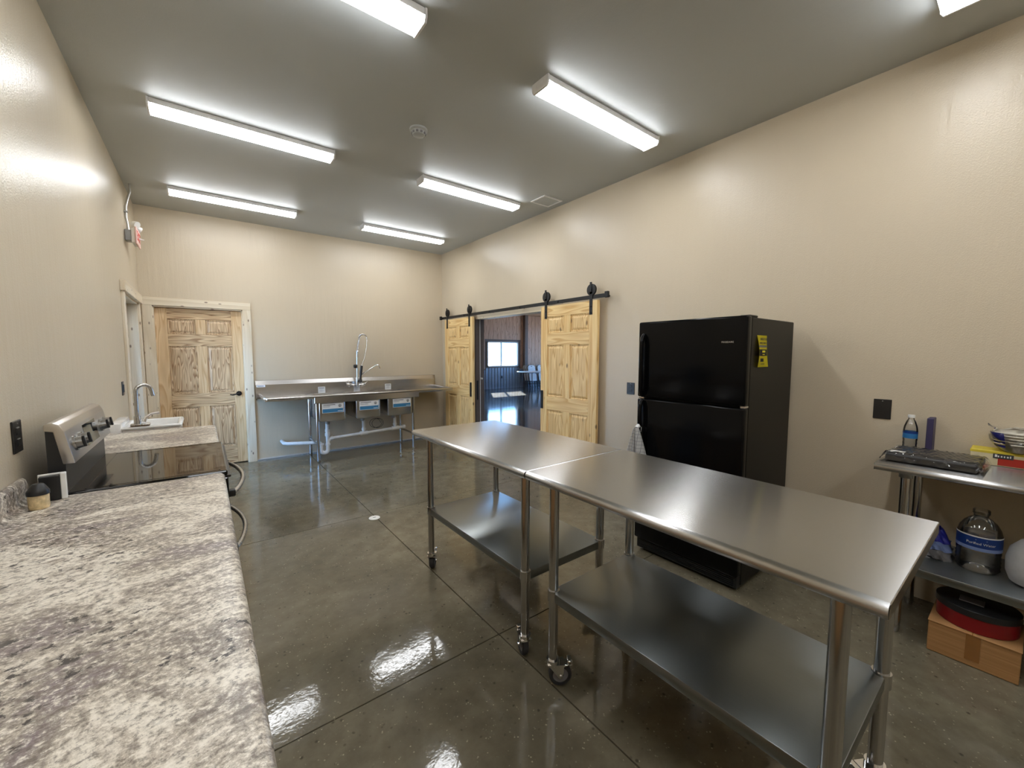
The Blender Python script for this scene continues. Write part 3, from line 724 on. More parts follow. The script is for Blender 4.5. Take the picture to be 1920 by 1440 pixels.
# ================================================================== STUFF ON THE NEAR COUNTER
t = thing('tan_jar', 'small tan jar with black lid on the near countertop by the wall', 'jar', (-.484, 2.115, .9145))
c = (-.484, 2.115, .9145)
B().lathe([(0, 0), (.024, 0), (.026, .006), (.026, .047), (.024, .05), (0, .05)], c).obj('body', 'jar_tan', t, True)
B().lathe([(0, .05), (.028, .05), (.028, .062), (.024, .070), (.017, .084), (.013, .088), (0, .088)], c).obj('lid', 'black_plastic', t, True)
t = thing('card_holder', 'black box with white backing leaning at the corner of the near countertop', 'holder', (-.475, 2.205, .9145))
mh = Matrix.Translation((-.468, 2.205, .915)) @ Matrix.Rotation(.12, 4, 'Z')
B().box(-.032, .020, -.014, .010, 0, .092, .002, 1, mh).obj('box', 'black_plastic', t)
B().box(-.036, .036, .011, .017, 0, .098, .002, 1, mh).obj('backing', 'white_plastic', t)
B().box(.021, .036, -.012, .011, 0, .098, .002, 1, mh).obj('side_flange', 'white_plastic', t)

# ================================================================== THREE COMPARTMENT SINK
sx0, sx1, sy0, sy1 = .575, 3.165, 5.71, 6.345
t = thing('compartment_sink', 'long stainless three compartment sink along the end wall', 'sink', (1.83, sy1, 0))
# deck with rolled front rim
def deck(x0, x1): return B().box(x0, x1, sy0 + .02, sy1 - .02, .868, .876)
deck(sx0 + .02, 1.12).obj('drainboard', 'steel_sink', t); deck(2.59, sx1 - .02).obj('drainboard', 'steel_sink', t)
B().tube([(sx0, sy1 - .03, .905), (sx0, sy0 + .02, .900), (sx0 + .02, sy0, .898), (sx1 - .02, sy0, .898), (sx1, sy0 + .02, .9), (sx1, sy1 - .03, .905)], .016, 12).obj('rolled_rim', 'steel_sink', t, True)
q = B(); q.box(sx0, sx0 + .004, sy0, sy1, .862, .9); q.box(sx1 - .004, sx1, sy0, sy1, .862, .9); q.box(sx0, sx1, sy0 - .002, sy0 + .004, .866, .9)
q.obj('edge_band', 'steel_sink', t)
q = B(); q.box(1.125, 2.585, sy0 - .006, sy0 + .02, .80, .885, .004, 1); q.obj('front_apron', 'steel_sink', t)
q = B()
for a, b in ((1.12, 1.185), (1.515, 1.655), (2.0, 2.105), (2.485, 2.59)): q.box(a, b, sy0 + .02, sy1 - .02, .868, .876)
q.box(1.12, 2.59, sy1 - .09, sy1 - .02, .868, .876); q.obj('deck_strips', 'steel_sink', t)
B().prism([(sy1 - .026, .87), (sy1 - .022, 1.035), (sy1 - .004, 1.09), (sy1 + .022, 1.094), (sy1 + .022, .85), (sy1 - .024, .85)], 'x', .535, 3.165).obj('backsplash', 'steel_sink', t)
for k, (a, b) in enumerate(((1.18, 1.52), (1.655, 2.0), (2.105, 2.485))):
    bs = B().tub(a, b, sy0 + .015, sy1 - .08, .545, .872, .012, .012, .028).obj('basin', 'steel_sink', t, True)
    la, lb = ((1.217, 1.489), (1.70, 1.972), (2.18, 2.457))[k]; yf = sy0 + .0145
    st = B().box(la, lb, yf - .0012, yf + .002, .665, .79).obj('sticker', 'label_white', bs)
    cx = (la + lb) / 2
    B().box(la + .006, lb - .006, yf - .0018, yf, .669, .715).obj('blue_band', 'label_blue', bs)
    q = B(); xw = la + .008
    while xw < lb - .02: q.prism([(xw, .714), (xw + .012, .722), (xw + .022, .714)], 'y', yf - .0018, yf); xw += .02
    q.obj('wave_print', 'label_blue', bs)
    q = B(); q.box(la + .016, la + .165, yf - .002, yf, .768, .775)
    for dz in (.754, .742): q.box(la + .012, la + .10 + .02 * (k % 2), yf - .002, yf, dz, dz + .003)
    q.tube([(lb - .047 + .016 * cos(2 * pi * j / 20), yf - .0015, .755 + .016 * sin(2 * pi * j / 20)) for j in range(20)], .0032, 6, True)
    q.box(lb - .052, lb - .042, yf - .002, yf, .744, .762); q.obj('print', 'print_dark', bs)
    B().box(lb - .075, lb - .014, yf - .0022, yf, .682, .688).obj('print_line', 'label_white', bs)
    B().lathe([(0, .548), (.045, .548), (.045, .53), (.03, .525), (.026, .47), (0, .47)], ((a + b) / 2 - .01, 6.0, 0), 20).obj('drain_fitting', 'gauge_grey', t, True)
for x, y in ((1.165, 5.76), (2.51, 5.76), (1.165, 6.26), (2.51, 6.26)):
    lg = B().cyl((x, y, .03), (x, y, .865), .0205, n=16).obj('leg', 'steel_leg', t, True); B().lathe([(0, 0), (.016, 0), (.019, .012), (.021, .035), (0, .035)], (x, y, .001), 14).obj('bullet_foot', 'steel_leg', lg, True)
for x in (1.165, 2.51): B().cyl((x, 5.76, .24), (x, 6.26, .24), .014, n=12).obj('stretcher', 'steel_leg', t, True)
lb_ = B().box(.545, .645, sy1 - .0285, sy1 - .02, 1.005, 1.033, 0).obj('maker_label', 'label_white', t)
B().box(.556, .628, sy1 - .0295, sy1 - .028, 1.014, 1.024).obj('maker_print', 'print_grey', lb_)
for k, (a, b) in enumerate(((1.30, 1.395), (1.80, 1.89), (2.285, 2.38))):
    tg = tag(B().box(a, b, sy1 - .0305, sy1 - .0265, .882, .975).obj('care_tag', 'paper_white'), ('white paper tag stuck on the sink backsplash, leftmost of three', 'paper tag on the sink backsplash right below the faucet', 'white paper tag on the sink backsplash above the third basin')[k], 'tag', 'paper tags on the sink')
    q = B(); q.box(a + .012, b - .012, sy1 - .0312, sy1 - .030, .952, .963)
    for j in range(4): q.box(a + .015, b - .015 - .02 * (j % 2), sy1 - .0312, sy1 - .030, .938 - j * .012, .941 - j * .012)
    q.obj('printing', 'print_grey', tg)

# --- pre-rinse faucet
px, py = 1.835, 6.245
t = thing('pre_rinse_faucet', 'tall chrome pre-rinse faucet with spring hose on the sink backsplash', 'faucet', (px, 6.32, .98))
q = B(); q.cyl((px - .10, py, .985), (px + .10, py, .985), .013)
for s in (-1, 1): q.cyl((px + s * .10, py, .985), (px + s * .10, 6.325, .985), .018); q.cyl((px + s * .10, 6.312, .985), (px + s * .10, 6.323, .985), .03)
q.cyl((px, py, .96), (px, py, 1.04), .02); q.obj('valve_body', 'chrome', t, True)
for s in (-1, 1):
    q = B().cyl((px + s * .10, py, .985), (px + s * .10, py - .04, 1.005), .012); q.tube([(px + s * .10, py - .035, 1.0), (px + s * .135, py - .045, 1.03), (px + s * .15, py - .045, 1.055)], .007); q.obj('tap_handle', 'chrome', t, True)
B().cyl((px, py, 1.03), (px + .01, py, 1.50), .011).obj('riser', 'chrome', t, True)
B().cyl((px + .008, py, 1.40), (px + .009, py, 1.44), .017).obj('riser_collar', 'chrome', t, True)
hp = [(px + .012, py, 1.48), (px + .022, py, 1.58), (px + .04, py - .01, 1.68)] + arc((px + .095, py - .02, 1.69), .055, pi, .25, 9, (1, 0, 0), (0, 0, 1)) + [(px + .15, py - .03, 1.66), (px + .135, py - .05, 1.55), (px + .09, py - .07, 1.38), (px + .045, py - .08, 1.27)]
B().tube(hp, .0085, 12).obj('hose', 'steel_leg', t, True)
def heli(pts, R_, turns, n):
    P = [Vector(p) for p in pts]; out = []
    L = [0]
    for a, b in zip(P[:-1], P[1:]): L.append(L[-1] + (b - a).length)
    for k in range(n + 1):
        s = L[-1] * k / n; i = max(j for j in range(len(L)) if L[j] <= s + 1e-9); i = min(i, len(P) - 2)
        f_ = (s - L[i]) / (L[i + 1] - L[i]); p = P[i].lerp(P[i + 1], f_); tg_ = (P[i + 1] - P[i]).normalized(); a = Vector((0, 1, 0)); b = tg_.cross(a).normalized(); a = b.cross(tg_)
        th = 2 * pi * turns * k / n; out.append(p + a * R_ * cos(th) + b * R_ * sin(th))
    return out
B().tube(heli(hp[:9], .016, 34, 400), .0022, 5).obj('spring', 'chrome', t, True)
q = B().cyl((px + .046, py - .08, 1.275), (px + .028, py - .085, 1.14), .017, .019); q.obj('spray_grip', 'black_plastic', t, True)
q = B().tube([(px + .028, py - .085, 1.145), (px + .022, py - .09, 1.10), (px + .012, py - .10, 1.06)], [.013, .012, .014]); q.cyl((px + .012, py - .10, 1.06), (px + .006, py - .108, 1.03), .026, .03); q.obj('spray_head', 'black_metal', t, True)
q = B().tube([(px + .06, py, 1.0), (px + .06, py, 1.13), (px + .075, py - .02, 1.15), (px + .26, py - .06, 1.275), (px + .29, py - .065, 1.285), (px + .315, py - .07, 1.27), (px + .325, py - .07, 1.225)], [.012, .012, .011, .010, .010, .010, .010]); q.box(px, px + .075, py - .012, py + .012, 1.03, 1.05); q.obj('pot_filler_spout', 'chrome', t, True)
q = B().cyl((px - .01, py, 1.265), (px - .045, py, 1.265), .028, .024); q.cyl((px + .01, 6.325, 1.265), (px, py, 1.265), .007); q.obj('wall_bracket_knob', 'black_metal', t, True)

# --- drain plumbing
t = thing('drain_plumbing', 'white plastic drain pipes with trap under the compartment sink', 'pipes', (1.33, 6.0, .06))
q = B().cyl((1.335, 6.0, .478), (1.335, 6.0, .16), .024); q.cyl((1.335, 6.0, .40), (1.335, 6.0, .36), .032); q.cyl((1.335, 6.0, .345), (1.335, 6.0, .305), .034); q.cyl((1.335, 6.0, .20), (1.335, 6.0, .17), .034)
q.obj('tail_pipe', 'pvc', t, True)
B().tube([(1.335, 6.0, .165)] + arc((1.29, 6.0, .115), .045, 0, -pi, 10, (1, 0, 0), (0, 0, 1)) + [(1.245, 6.0, .17), (1.245, 6.0, .20)], .026, 14).obj('trap_bend', 'pvc', t, True)
q = B().tube([(1.245, 6.0, .19), (1.235, 6.01, .215), (1.20, 6.03, .222), (.98, 6.12, .225), (.86, 6.17, .227), (.825, 6.21, .23), (.82, 6.26, .235), (.82, 6.365, .235)], .024, 14); q.cyl((1.25, 6.0, .185), (1.25, 6.0, .205), .034); q.obj('waste_arm', 'pvc', t, True)
q = B().tube([(1.335, 6.0, .23), (1.375, 6.0, .262), (1.42, 6.0, .268), (1.84, 6.0, .285), (2.45, 6.0, .315)], .022, 14); q.cyl((1.375, 6.0, .262), (1.405, 6.0, .266), .031); q.obj('branch_pipe', 'pvc', t, True)
for x, z in ((1.835, .285), (2.31, .308)):
    q = B().cyl((x, 6.0, .478), (x, 6.0, z), .023); q.cyl((x - .055, 6.0, z - .003), (x + .055, 6.0, z + .003), .031); q.cyl((x, 6.0, z + .05), (x, 6.0, z + .075), .031); q.obj('tee_pipe', 'pvc', t, True)
B().cyl((2.43, 6.0, .314), (2.47, 6.0, .316), .032).obj('end_cap', 'pvc', t, True)
cb = []
for k in range(50):
    a = k / 49 * 2 * pi * 2.3; cb.append((2.02 + .085 * cos(a) + .001 * k, 6.05 + .02 * sin(a * .5), .405 + .07 * sin(a)))
tag(B().tube(cb, .0035, 6).obj('cable_coil', 'black_plastic', None, True), 'thin black cable coiled under the middle sink basin', 'cable')

# ================================================================== SLIDING BARN DOORS
def barn(y_hi, label):
    t = thing('sliding_door', label, 'door', (3.258, y_hi, .015), 'sliding barn doors')
    six_panel(t, .88, 2.0, .036, 'pine_v', 'pine_h', 'pine_panel', [(.23, .775), (.935, 1.545), (1.685, 1.875)])
    t.rotation_euler = (0, 0, -pi / 2); return t
def local(t, b, name, mat, parent=None, smooth=False):
    """mesh given in the thing's own local frame"""
    sv = ORG[t.name]; ORG[t.name] = Vector((0, 0, 0)); o = b.obj(name, mat, parent or t, smooth); ORG[t.name] = sv; ORG[o.name] = Vector((0, 0, 0)); return o
for y_hi, lab, pull_x in ((6.12, 'pine six panel sliding door hanging near the end wall', .88 - .055), (3.68, 'pine six panel sliding door hanging beside the refrigerator', .03)):
    t = barn(y_hi, lab)
    for x in (.09, .79):
        q = B(); q.box(x - .02, x + .02, -.006, 0, 1.855, 2.10, .001, 1); q.tube(arc((x, -.003, 2.10), .02, 0, pi, 6, (1, 0, 0), (0, 0, 1)), .003, 6)
        hg = local(t, q, 'hanger_strap', 'black_metal')
        q = B()
        whl = Matrix.Translation((x, .006, 2.112)) @ Matrix.Rotation(pi / 2, 4, 'X')
        q.lathe([(0, -.012), (.046, -.012), (.060, -.010), (.060, -.004), (.050, -.003), (.050, .003), (.060, .004), (.060, .010), (.046, .012), (0, .012)], (0, 0, 0), 32, whl)
        local(t, q, 'wheel', 'black_metal', hg, True)
        q = B().cyl((x, -.016, 2.112), (x, .02, 2.112), .012, n=6); q.prism([(x - .014, 2.09), (x + .014, 2.09), (x + .012, 2.19), (x - .012, 2.19)], 'y', -.012, -.006)
        for z in (1.875, 1.94): q.cyl((x, -.012, z), (x, 0, z), .009, n=6)
        local(t, q, 'bolts', 'black_metal', hg, True)
    for yb, yt in ((-.012, 0), (.036, .05)):
        q = B(); q.box(pull_x - .02, pull_x + .02, yb if yb < 0 else yt - .012, (yb + .012) if yb < 0 else yt, .78, 1.0, .003, 1)
        local(t, q, 'pull_plate', 'black_metal')
t = thing('door_rail', 'long black steel rail carrying the two sliding doors', 'rail', (XR, 4.47, 2.05))
B().box(3.262, 3.270, 2.66, 6.29, 2.032, 2.072, .001, 1).obj('flat_bar', 'black_metal', t)
for y in (2.72, 3.4, 4.1, 4.8, 5.5, 6.2): q = B().cyl((3.26, y, 2.052), (XR, y, 2.052), .011, n=12); q.cyl((3.253, y, 2.052), (3.262, y, 2.052), .014, n=6); q.obj('standoff', 'black_metal', t, True)
for y in (2.685, 6.265): B().box(3.246, 3.276, y - .022, y + .022, 2.026, 2.088, .004, 1).obj('end_stop', 'black_metal', t)

# ================================================================== REFRIGERATOR
fy0, fy1, fxf = 1.03, 1.763, 2.50
t = thing('refrigerator', 'tall black refrigerator with top freezer against the right wall', 'refrigerator', (2.9, 1.4, 0))
B().box(fxf + .07, 3.228, fy0 + .004, fy1 - .004, .03, 1.676, .006).obj('cabinet', 'fridge_side', t)
B().box(fxf + .06, fxf + .072, fy0 + .01, fy1 - .01, .10, 1.67).obj('gasket', 'fridge_gasket', t)
for nm, z0, z1 in (('freezer_door', 1.150, 1.684), ('fridge_door', .10, 1.138)):
    b = B(); b.box(fxf, fxf + .062, fy0, fy1, z0, z1, .012, 3); d = b.obj(nm, 'fridge_black', t, True)
    hy = fy1 - .045
    if nm == 'freezer_door': pts = [(fxf, hy, 1.595), (fxf - .018, hy, 1.575), (fxf - .028, hy, 1.53), (fxf - .030, hy, 1.30), (fxf - .028, hy, 1.20), (fxf - .016, hy, 1.17), (fxf, hy, 1.16)]
    else: pts = [(fxf, hy, 1.125), (fxf - .016, hy, 1.115), (fxf - .028, hy, 1.08), (fxf - .030, hy, .98), (fxf - .030, hy, .72), (fxf - .02, hy, .67), (fxf, hy, .65)]
    q = B(); q.tube(pts, [.013, .014, .014, .014, .014, .014, .013], 12); q.obj('handle', 'fridge_black', d, True)
B().box(fxf - .002, fxf + .001, fy1 - .06, fy1 - .015, 1.1405, 1.1465).obj('chrome_cap', 'chrome', t)
B().box(fxf + .055, fxf + .16, fy0 + .01, fy0 + .07, 1.676, 1.69, .004, 1).obj('hinge_cover', 'fridge_side', t)
B().box(fxf + .02, fxf + .08, fy0 + .006, fy0 + .03, 1.1385, 1.1495).obj('hinge', 'chrome', t)
g_ = B(); g_.box(fxf + .03, fxf + .08, fy0 + .01, fy1 - .01, .02, .092)
for k in range(5): g_.box(fxf + .024, fxf + .031, fy0 + .03, fy1 - .03, .03 + k * .012, .035 + k * .012)
g_.obj('kick_grille', 'black_plastic', t)
for x in (fxf + .12, 3.15):
    for y in (fy0 + .06, fy1 - .06): B().cyl((x, y, .0), (x, y, .035), .02, n=14).obj('foot', 'black_plastic', t)
B().text('FRIGIDAIRE', .0150, place(fxf - .0008, 1.139, 1.53, '-x'), .0006, wide=.95).obj('badge', 'chrome', t)['label'] = 'small chrome maker badge on the freezer door'
# energy label, slightly curled, on the near side
lab = thing('energy_label', 'yellow energy guide label on the refrigerator side', 'label', (2.72, fy0, 1.47))
lx0, lx1, lz0, lz1 = 2.640, 2.785, 1.380, 1.572
def curl(x, z, o=0):
    u_ = (x - lx0) / (lx1 - lx0); v_ = (lz1 - z) / (lz1 - lz0)
    return Vector((x + .012 * (v_ - .25) * (1 if u_ > .5 else 0), fy0 + .0025 - .014 * (1 - u_) ** 2 * sin(v_ * pi) - .010 * v_ ** 2 - o, z))
def sheet(a, b, c_, d_, o):
    q = B(); n1, n2 = 5, 8
    def fn(u_, v_): return curl(a + (b - a) * u_, c_ + (d_ - c_) * v_, o)
    q.grid(fn, n1, n2); q2 = q.bm
    r_ = bmesh.ops.solidify(q2, geom=q2.faces[:], thickness=.0006); bmesh.ops.recalc_face_normals(q2, faces=q2.faces[:]); return q
sheet(lx0, lx1, lz0, lz1, 0).obj('sheet', 'energy_yellow', lab, True)
sheet(lx0 + .002, lx1 - .006, 1.448, 1.487, .0009).obj('black_band', 'print_dark', lab, True)
sheet(lx0 + .002, lx1 - .006, 1.500, 1.512, .0009).obj('grey_band', 'print_grey', lab, True)
sheet(lx0 + .03, lx0 + .078, 1.412, 1.432, .0009).obj('black_patch', 'print_dark', lab, True)
B().text('ENERGYGUIDE', .021, place((lx0 + lx1) / 2, fy0 - .011, 1.548), .0003, wide=.85).obj('title_print', 'print_dark', lab)
q = B(); q.box(lx0 + .035, lx0 + .075, fy0 - .0175, fy0 - .016, 1.468, 1.480, .0004, 1); q.box(lx0 + .04, lx0 + .07, fy0 - .0175, fy0 - .016, 1.454, 1.459); q.obj('estimate_print', 'energy_yellow', lab)
q = B()
for k, (a, b) in enumerate(((.01, .05), (.06, .10), (.11, .135))): q.box(lx0 + a, lx0 + b, fy0 - .0105, fy0 - .0095, 1.523, 1.528)
q.box(lx0 + .03, lx0 + .08, fy0 - .0135, fy0 - .0125, 1.398, 1.401); q.obj('small_print', 'print_dark', lab)

# towel through the lower handle
t = thing('dish_towel', 'white checked dish towel hanging on the lower refrigerator handle', 'towel', (2.44, 1.718, .6))
def lobe(yc, wtop, wbot, x0, sgn, ztop, zbot):
    q = B()
    def fn(u_, v_):
        w_ = wtop + (wbot - wtop) * (1 - (1 - v_) ** 2); y = yc[0] + (yc[1] - yc[0]) * v_ + (u_ - .5) * w_
        x = x0 + .016 * sin(u_ * pi * 3 + sgn) * (.4 + v_) - .03 * sin(u_ * pi) * (.3 + .7 * v_)
        return Vector((x, y, ztop + (zbot - ztop) * v_))
    q.grid(fn, 22, 16); bmesh.ops.solidify(q.bm, geom=q.bm.faces[:], thickness=.004); bmesh.ops.recalc_face_normals(q.bm, faces=q.bm.faces[:]); return q
lobe((1.712, 1.66), .035, .16, 2.432, 0, .935, .52).obj('front_fold', 'towel_cloth', t, True)
lobe((1.722, 1.775), .03, .10, 2.435, 2, .93, .55).obj('back_fold', 'towel_cloth', t, True)
B().tube([(2.47, 1.718, .90), (2.475, 1.718, .93), (2.457, 1.718, .945), (2.436, 1.716, .93)], .014, 10).obj('loop', 'towel_cloth', t, True)

# ================================================================== PREP TABLES ON CASTERS
def prep_table(y0, y1, label, turn):
    x0, x1, zt = 1.078, 1.762, .953; lx = (1.165, 1.697); iy = .095; ly = (y0 + iy, y1 - iy); zs = .432
    t = thing('prep_table', label, 'table', ((x0 + x1) / 2, (y0 + y1) / 2, 0), 'rolling prep tables')
    r_ = .019
    prof = [(x0 + r_, zt - 2 * r_)] + [(p.x, p.z) for p in arc((x0 + r_, 0, zt - r_), r_, -pi / 2, -3 * pi / 2, 10, (1, 0, 0), (0, 0, 1))]
    prof += [(p.x, p.z) for p in arc((x1 - r_, 0, zt - r_), r_, pi / 2, -pi / 2, 10, (1, 0, 0), (0, 0, 1))]
    prof += [(x1 - r_, zt - 2 * r_ + .002), (x1 - r_ - .004, zt - .006), (x0 + r_ + .004, zt - .006), (x0 + r_, zt - 2 * r_ + .002)]
    B().prism(prof, 'y', y0 + .002, y1 - .002).obj('worktop', 'steel_top', t, True)
    for ya_, yb_ in ((y0, y0 + .004), (y1 - .004, y1)): B().box(x0 + .012, x1 - .012, ya_, yb_, zt - .036, zt - .0015, .0015, 1).obj('end_flange', 'steel_top', t)
    q = B(); q.box(x0 + .2, x1 - .2, y0 + .05, y1 - .05, zt - .04, zt - .0065); q.obj('hat_channel', 'galvanised', t)
    # undershelf: top sheet with turned-down skirt
    a, b, c_, d_ = lx[0] - .014, lx[1] + .014, ly[0] - .012, ly[1] + .012
    q = B(); q.box(a, b, c_, d_, zs - .042, zs, .004, 2)
    q.obj('undershelf', 'galvanised', t, True)
    n = 0
    for x in lx:
        for y in ly:
            lg = B().cyl((x, y, .118), (x, y, zt - .03), .0205, n=24).obj('leg', 'steel_leg', t, True)
            B().lathe([(.0208, -.045), (.0258, -.045), (.0262, -.002), (.0258, .003), (.0208, .003)], (x, y, zs + .004), 24).obj('shelf_collar', 'steel_leg', lg, True)
            B().cyl((x, y, zt - .062), (x, y, zt - .012), .027, n=20).obj('gusset', 'galvanised', lg, True)
            # swivel caster
            an = turn[n]; n += 1; dx, dy = cos(an), sin(an); cxx, cyy, wr = x + dx * .032, y + dy * .032, .050
            fm = Matrix.Translation((x, y, 0)) @ Matrix.Rotation(an, 4, 'Z')      # local x = trail direction
            q = B(); q.cyl((0, 0, .104), (0, 0, .122), .028, n=20)
            q.prism([(-.026, .106), (.05, .106), (.052, .098), (-.026, .098)], 'y', -.026, .026)
            for s in (-1, 1): q.prism([(-.022, .104), (.046, .104), (.044, .06), (.036, .044), (.024, .044), (.012, .06)], 'y', s * .020, s * .024)
            q.cyl((.032, -.028, .052), (.032, .028, .052), .007, n=10)
            q.tf(fm); cs_ = q.obj('caster', 'chrome', t, True)
            wm = Matrix.Translation((.032, 0, wr + .001)) @ Matrix.Rotation(pi / 2, 4, 'X')
            q = B().lathe([(.034, -.015), (.044, -.016), (wr, -.010), (wr, .010), (.044, .016), (.034, .015), (.034, -.015)], (0, 0, 0), 32, wm).tf(fm); q.obj('tyre', 'rubber', cs_, True)
            q = B().lathe([(0, -.013), (.012, -.015), (.020, -.010), (.0345, -.011), (.0345, .011), (.020, .010), (.012, .015), (0, .013)], (0, 0, 0), 28, wm).tf(fm); q.obj('wheel_disc', 'wheel_grey', cs_, True)
            q = B(); q.box(.035, .082, -.020, .020, .094, .102, .002, 1); q.box(.062, .084, -.020, .020, .100, .118, .003, 1); q.tf(fm); q.obj('brake_pedal', 'chrome', cs_, True)
    return t
prep_table(1.322, 2.508, 'far stainless prep table on casters, nearer the sliding doors', [1.2, .9, 2.4, .4])
t2 = prep_table(.152, 1.317, 'near stainless prep table on casters, in front of the refrigerator', [2.9, -.6, 2.6, .8])
wn = B(); wn.tube([(1.70, .247 - .02, .865), (1.70, .215, .868), (1.685, .205, .875), (1.68, .21, .885)], .007, 8); wn.tube([(1.70, .215, .868), (1.712, .207, .858)], .006, 8)
wn.obj('wing_bolt', 'chrome', t2, True)

# ================================================================== WALL TABLE ON THE RIGHT
wx0, wx1, wzt, wy1 = 2.79, 3.335, .887, .495
t = thing('wall_table', 'stainless table with galvanised lower shelf along the right wall', 'table', (3.06, -.35, 0))
r_ = .018; prof = [(wx0 + r_, wzt - 2 * r_)] + [(p.x, p.z) for p in arc((wx0 + r_, 0, wzt - r_), r_, -pi / 2, -3 * pi / 2, 10, (1, 0, 0), (0, 0, 1))] + [(wx1, wzt), (wx1, wzt - .036), (wx1 - .004, wzt - .036), (wx1 - .004, wzt - .006), (wx0 + r_ + .004, wzt - .006)]
B().prism(prof, 'y', -1.3, wy1).obj('worktop', 'steel_top', t, True)
B().box(wx0 + .012, wx1, wy1 - .002, wy1 + .002, wzt - .036, wzt - .002).obj('end_flange', 'steel_top', t)
q = B(); sa, sb, sc_, sd, sz = 2.80, 3.30, -1.28, .40, .385
q.box(sa, sb, sc_, sd, sz - .042, sz, .004, 2)
q.obj('lower_shelf', 'galvanised', t, True)
for x, y in ((2.845, .378), (3.225, .378), (2.845, -1.2), (3.225, -1.2)):
    lg = B().cyl((x, y, .02), (x, y, wzt - .02), .0205, n=20).obj('leg', 'steel_leg', t, True)
    B().lathe([(0, 0), (.016, 0), (.021, .02), (.0215, .04), (0, .04)], (x, y, .001), 16).obj('bullet_foot', 'steel_leg', lg, True)
    B().cyl((x, y, wzt - .06), (x, y, wzt - .012), .027, n=20).obj('gusset', 'galvanised', lg, True)
    B().lathe([(.0208, -.045), (.0258, -.045), (.0262, -.002), (.0258, .003), (.0208, .003)], (x, y, sz + .004), 24).obj('shelf_collar', 'steel_leg', lg, True)

# --- things on it
def bottle(prof, c, n=36): return B().lathe(prof, c, n)
c = (3.232, .425, wzt + .001)
t = thing('water_bottle', 'small clear water bottle with blue label at the wall table end', 'bottle', c)
bottle([(0, .004), (.022, 0), (.029, .004), (.031, .015), (.030, .03), (.0318, .04), (.030, .05), (.0318, .06), (.030, .07), (.0318, .08), (.0318, .135), (.029, .155), (.020, .185), (.0125, .198), (.0125, .206), (0, .206)], c).obj('body', 'clear_plastic', t, True)
bottle([(.0322, .088), (.0322, .128)], c).obj('label_wrap', 'bottle_blue', t, True)
bottle([(.0325, .116), (.0325, .128)], c).obj('label_stripe', 'water_blue', t, True)
bottle([(0, .206), (.0155, .206), (.0155, .219), (.0145, .222), (0, .222)], c).obj('cap', 'white_plastic', t, True)
o = tag(B().box(3.235, 3.325, .335, .362, wzt + .001, 1.098, .002, 1).obj('navy_carton', 'navy_card'), 'slim navy blue carton standing behind the small water bottle', 'carton')
# flat black pack in clear film
t = thing('wrapped_pack', 'flat black pack wrapped in clear film on the wall table', 'package', (3.05, .3, wzt))
mp_ = Matrix.Translation((3.035, .303, wzt + .001)) @ Matrix.Rotation(radians(-2), 4, 'Z')
B().box(-.145, .145, -.165, .165, .003, .046, .012, 3, mp_).obj('black_contents', 'wrap_black', t, True)
q = B()
def fnf(u_, v_):
    x = -.150 + .30 * u_; y = -.185 + .37 * v_
    ed = min(u_, 1 - u_, v_, 1 - v_); z = .050 if ed > .06 else .012 + .038 * (ed / .06) ** .6
    z += .0035 * sin(u_ * 47 + 6 * sin(v_ * 9)) * (1.5 if u_ < .14 else .25) + .002 * sin(v_ * 61 + u_ * 13)
    return mp_ @ Vector((x, y, max(z, .004)))
q.grid(fnf, 70, 60).obj('clear_film', 'film', t, True)
B().box(-.115, -.075, .095, .15, .0475, .0505, 0, 1, mp_).obj('paper_sticker', 'paper_white', t)
# yellow box and bowls on it
yb = Matrix.Translation((3.205, .19, wzt + .001)) @ Matrix.Rotation(radians(-90), 4, 'Z')    # local x runs toward the viewer's right
t = thing('yellow_box', 'flat yellow and red printed box behind the wrapped pack', 'box', (3.205, .19, wzt))
B().box(0, .42, 0, .125, 0, .074, .002, 1, yb).obj('carton', 'box_cream', t)
q = B(); q.box(-.0008, .4208, -.0008, .1258, .060, .0755, .002, 1, yb); q.obj('yellow_lid', 'box_yellow', t)
B().box(.095, .195, -.0016, .001, .006, .046, 0, 1, yb).obj('red_panel', 'box_red', t)
B().box(.205, .40, -.0016, .001, .01, .04, 0, 1, yb).obj('grey_panel', 'print_grey', t)
B().box(.078, .145, -.0024, .001, .040, .064, 0, 1, yb).obj('logo_block', 'print_dark', t)
q = B()
for k, (w_, h_) in enumerate(((.010, .013), (.006, .008), (.007, .008), (.006, .008), (.008, .008), (.005, .011))): q.box(.084 + k * .0098, .084 + k * .0098 + w_ * .8, -.0032, -.002, .047, .047 + h_, 0, 1, yb)
q.obj('logo_print', 'paper_white', t)
t = thing('bowl_pack', 'plastic wrapped stack of white bowls with blue label on the yellow box', 'bowls', (3.25, .035, wzt + .077))
bm_ = (3.250, .035, wzt + .0775)
for k in range(5):
    z = .014 * k
    B().lathe([(.045, z), (.058, z + .012), (.082, z + .040), (.088, z + .043), (.086, z + .046), (.080, z + .044), (.054, z + .014), (.0, z + .006), (0, z), (.045, z)], bm_, 36).obj('bowl', 'cream_bowl', t, True)
def band(a0, a1, r, z0, z1, name, mat):
    q = B()
    q.grid(lambda u_, v_: Vector((bm_[0] + (r * (.80 + .22 * v_)) * cos(a0 + (a1 - a0) * u_), bm_[1] + (r * (.80 + .22 * v_)) * sin(a0 + (a1 - a0) * u_), bm_[2] + z0 + (z1 - z0) * v_ + .003 * sin(v_ * 25))), 14, 12); q.obj(name, mat, t, True)
band(radians(85), radians(150), .094, .025, .098, 'blue_label', 'bowl_blue'); band(radians(225), radians(275), .094, .01, .098, 'dark_label', 'bowl_navy')
q = B()
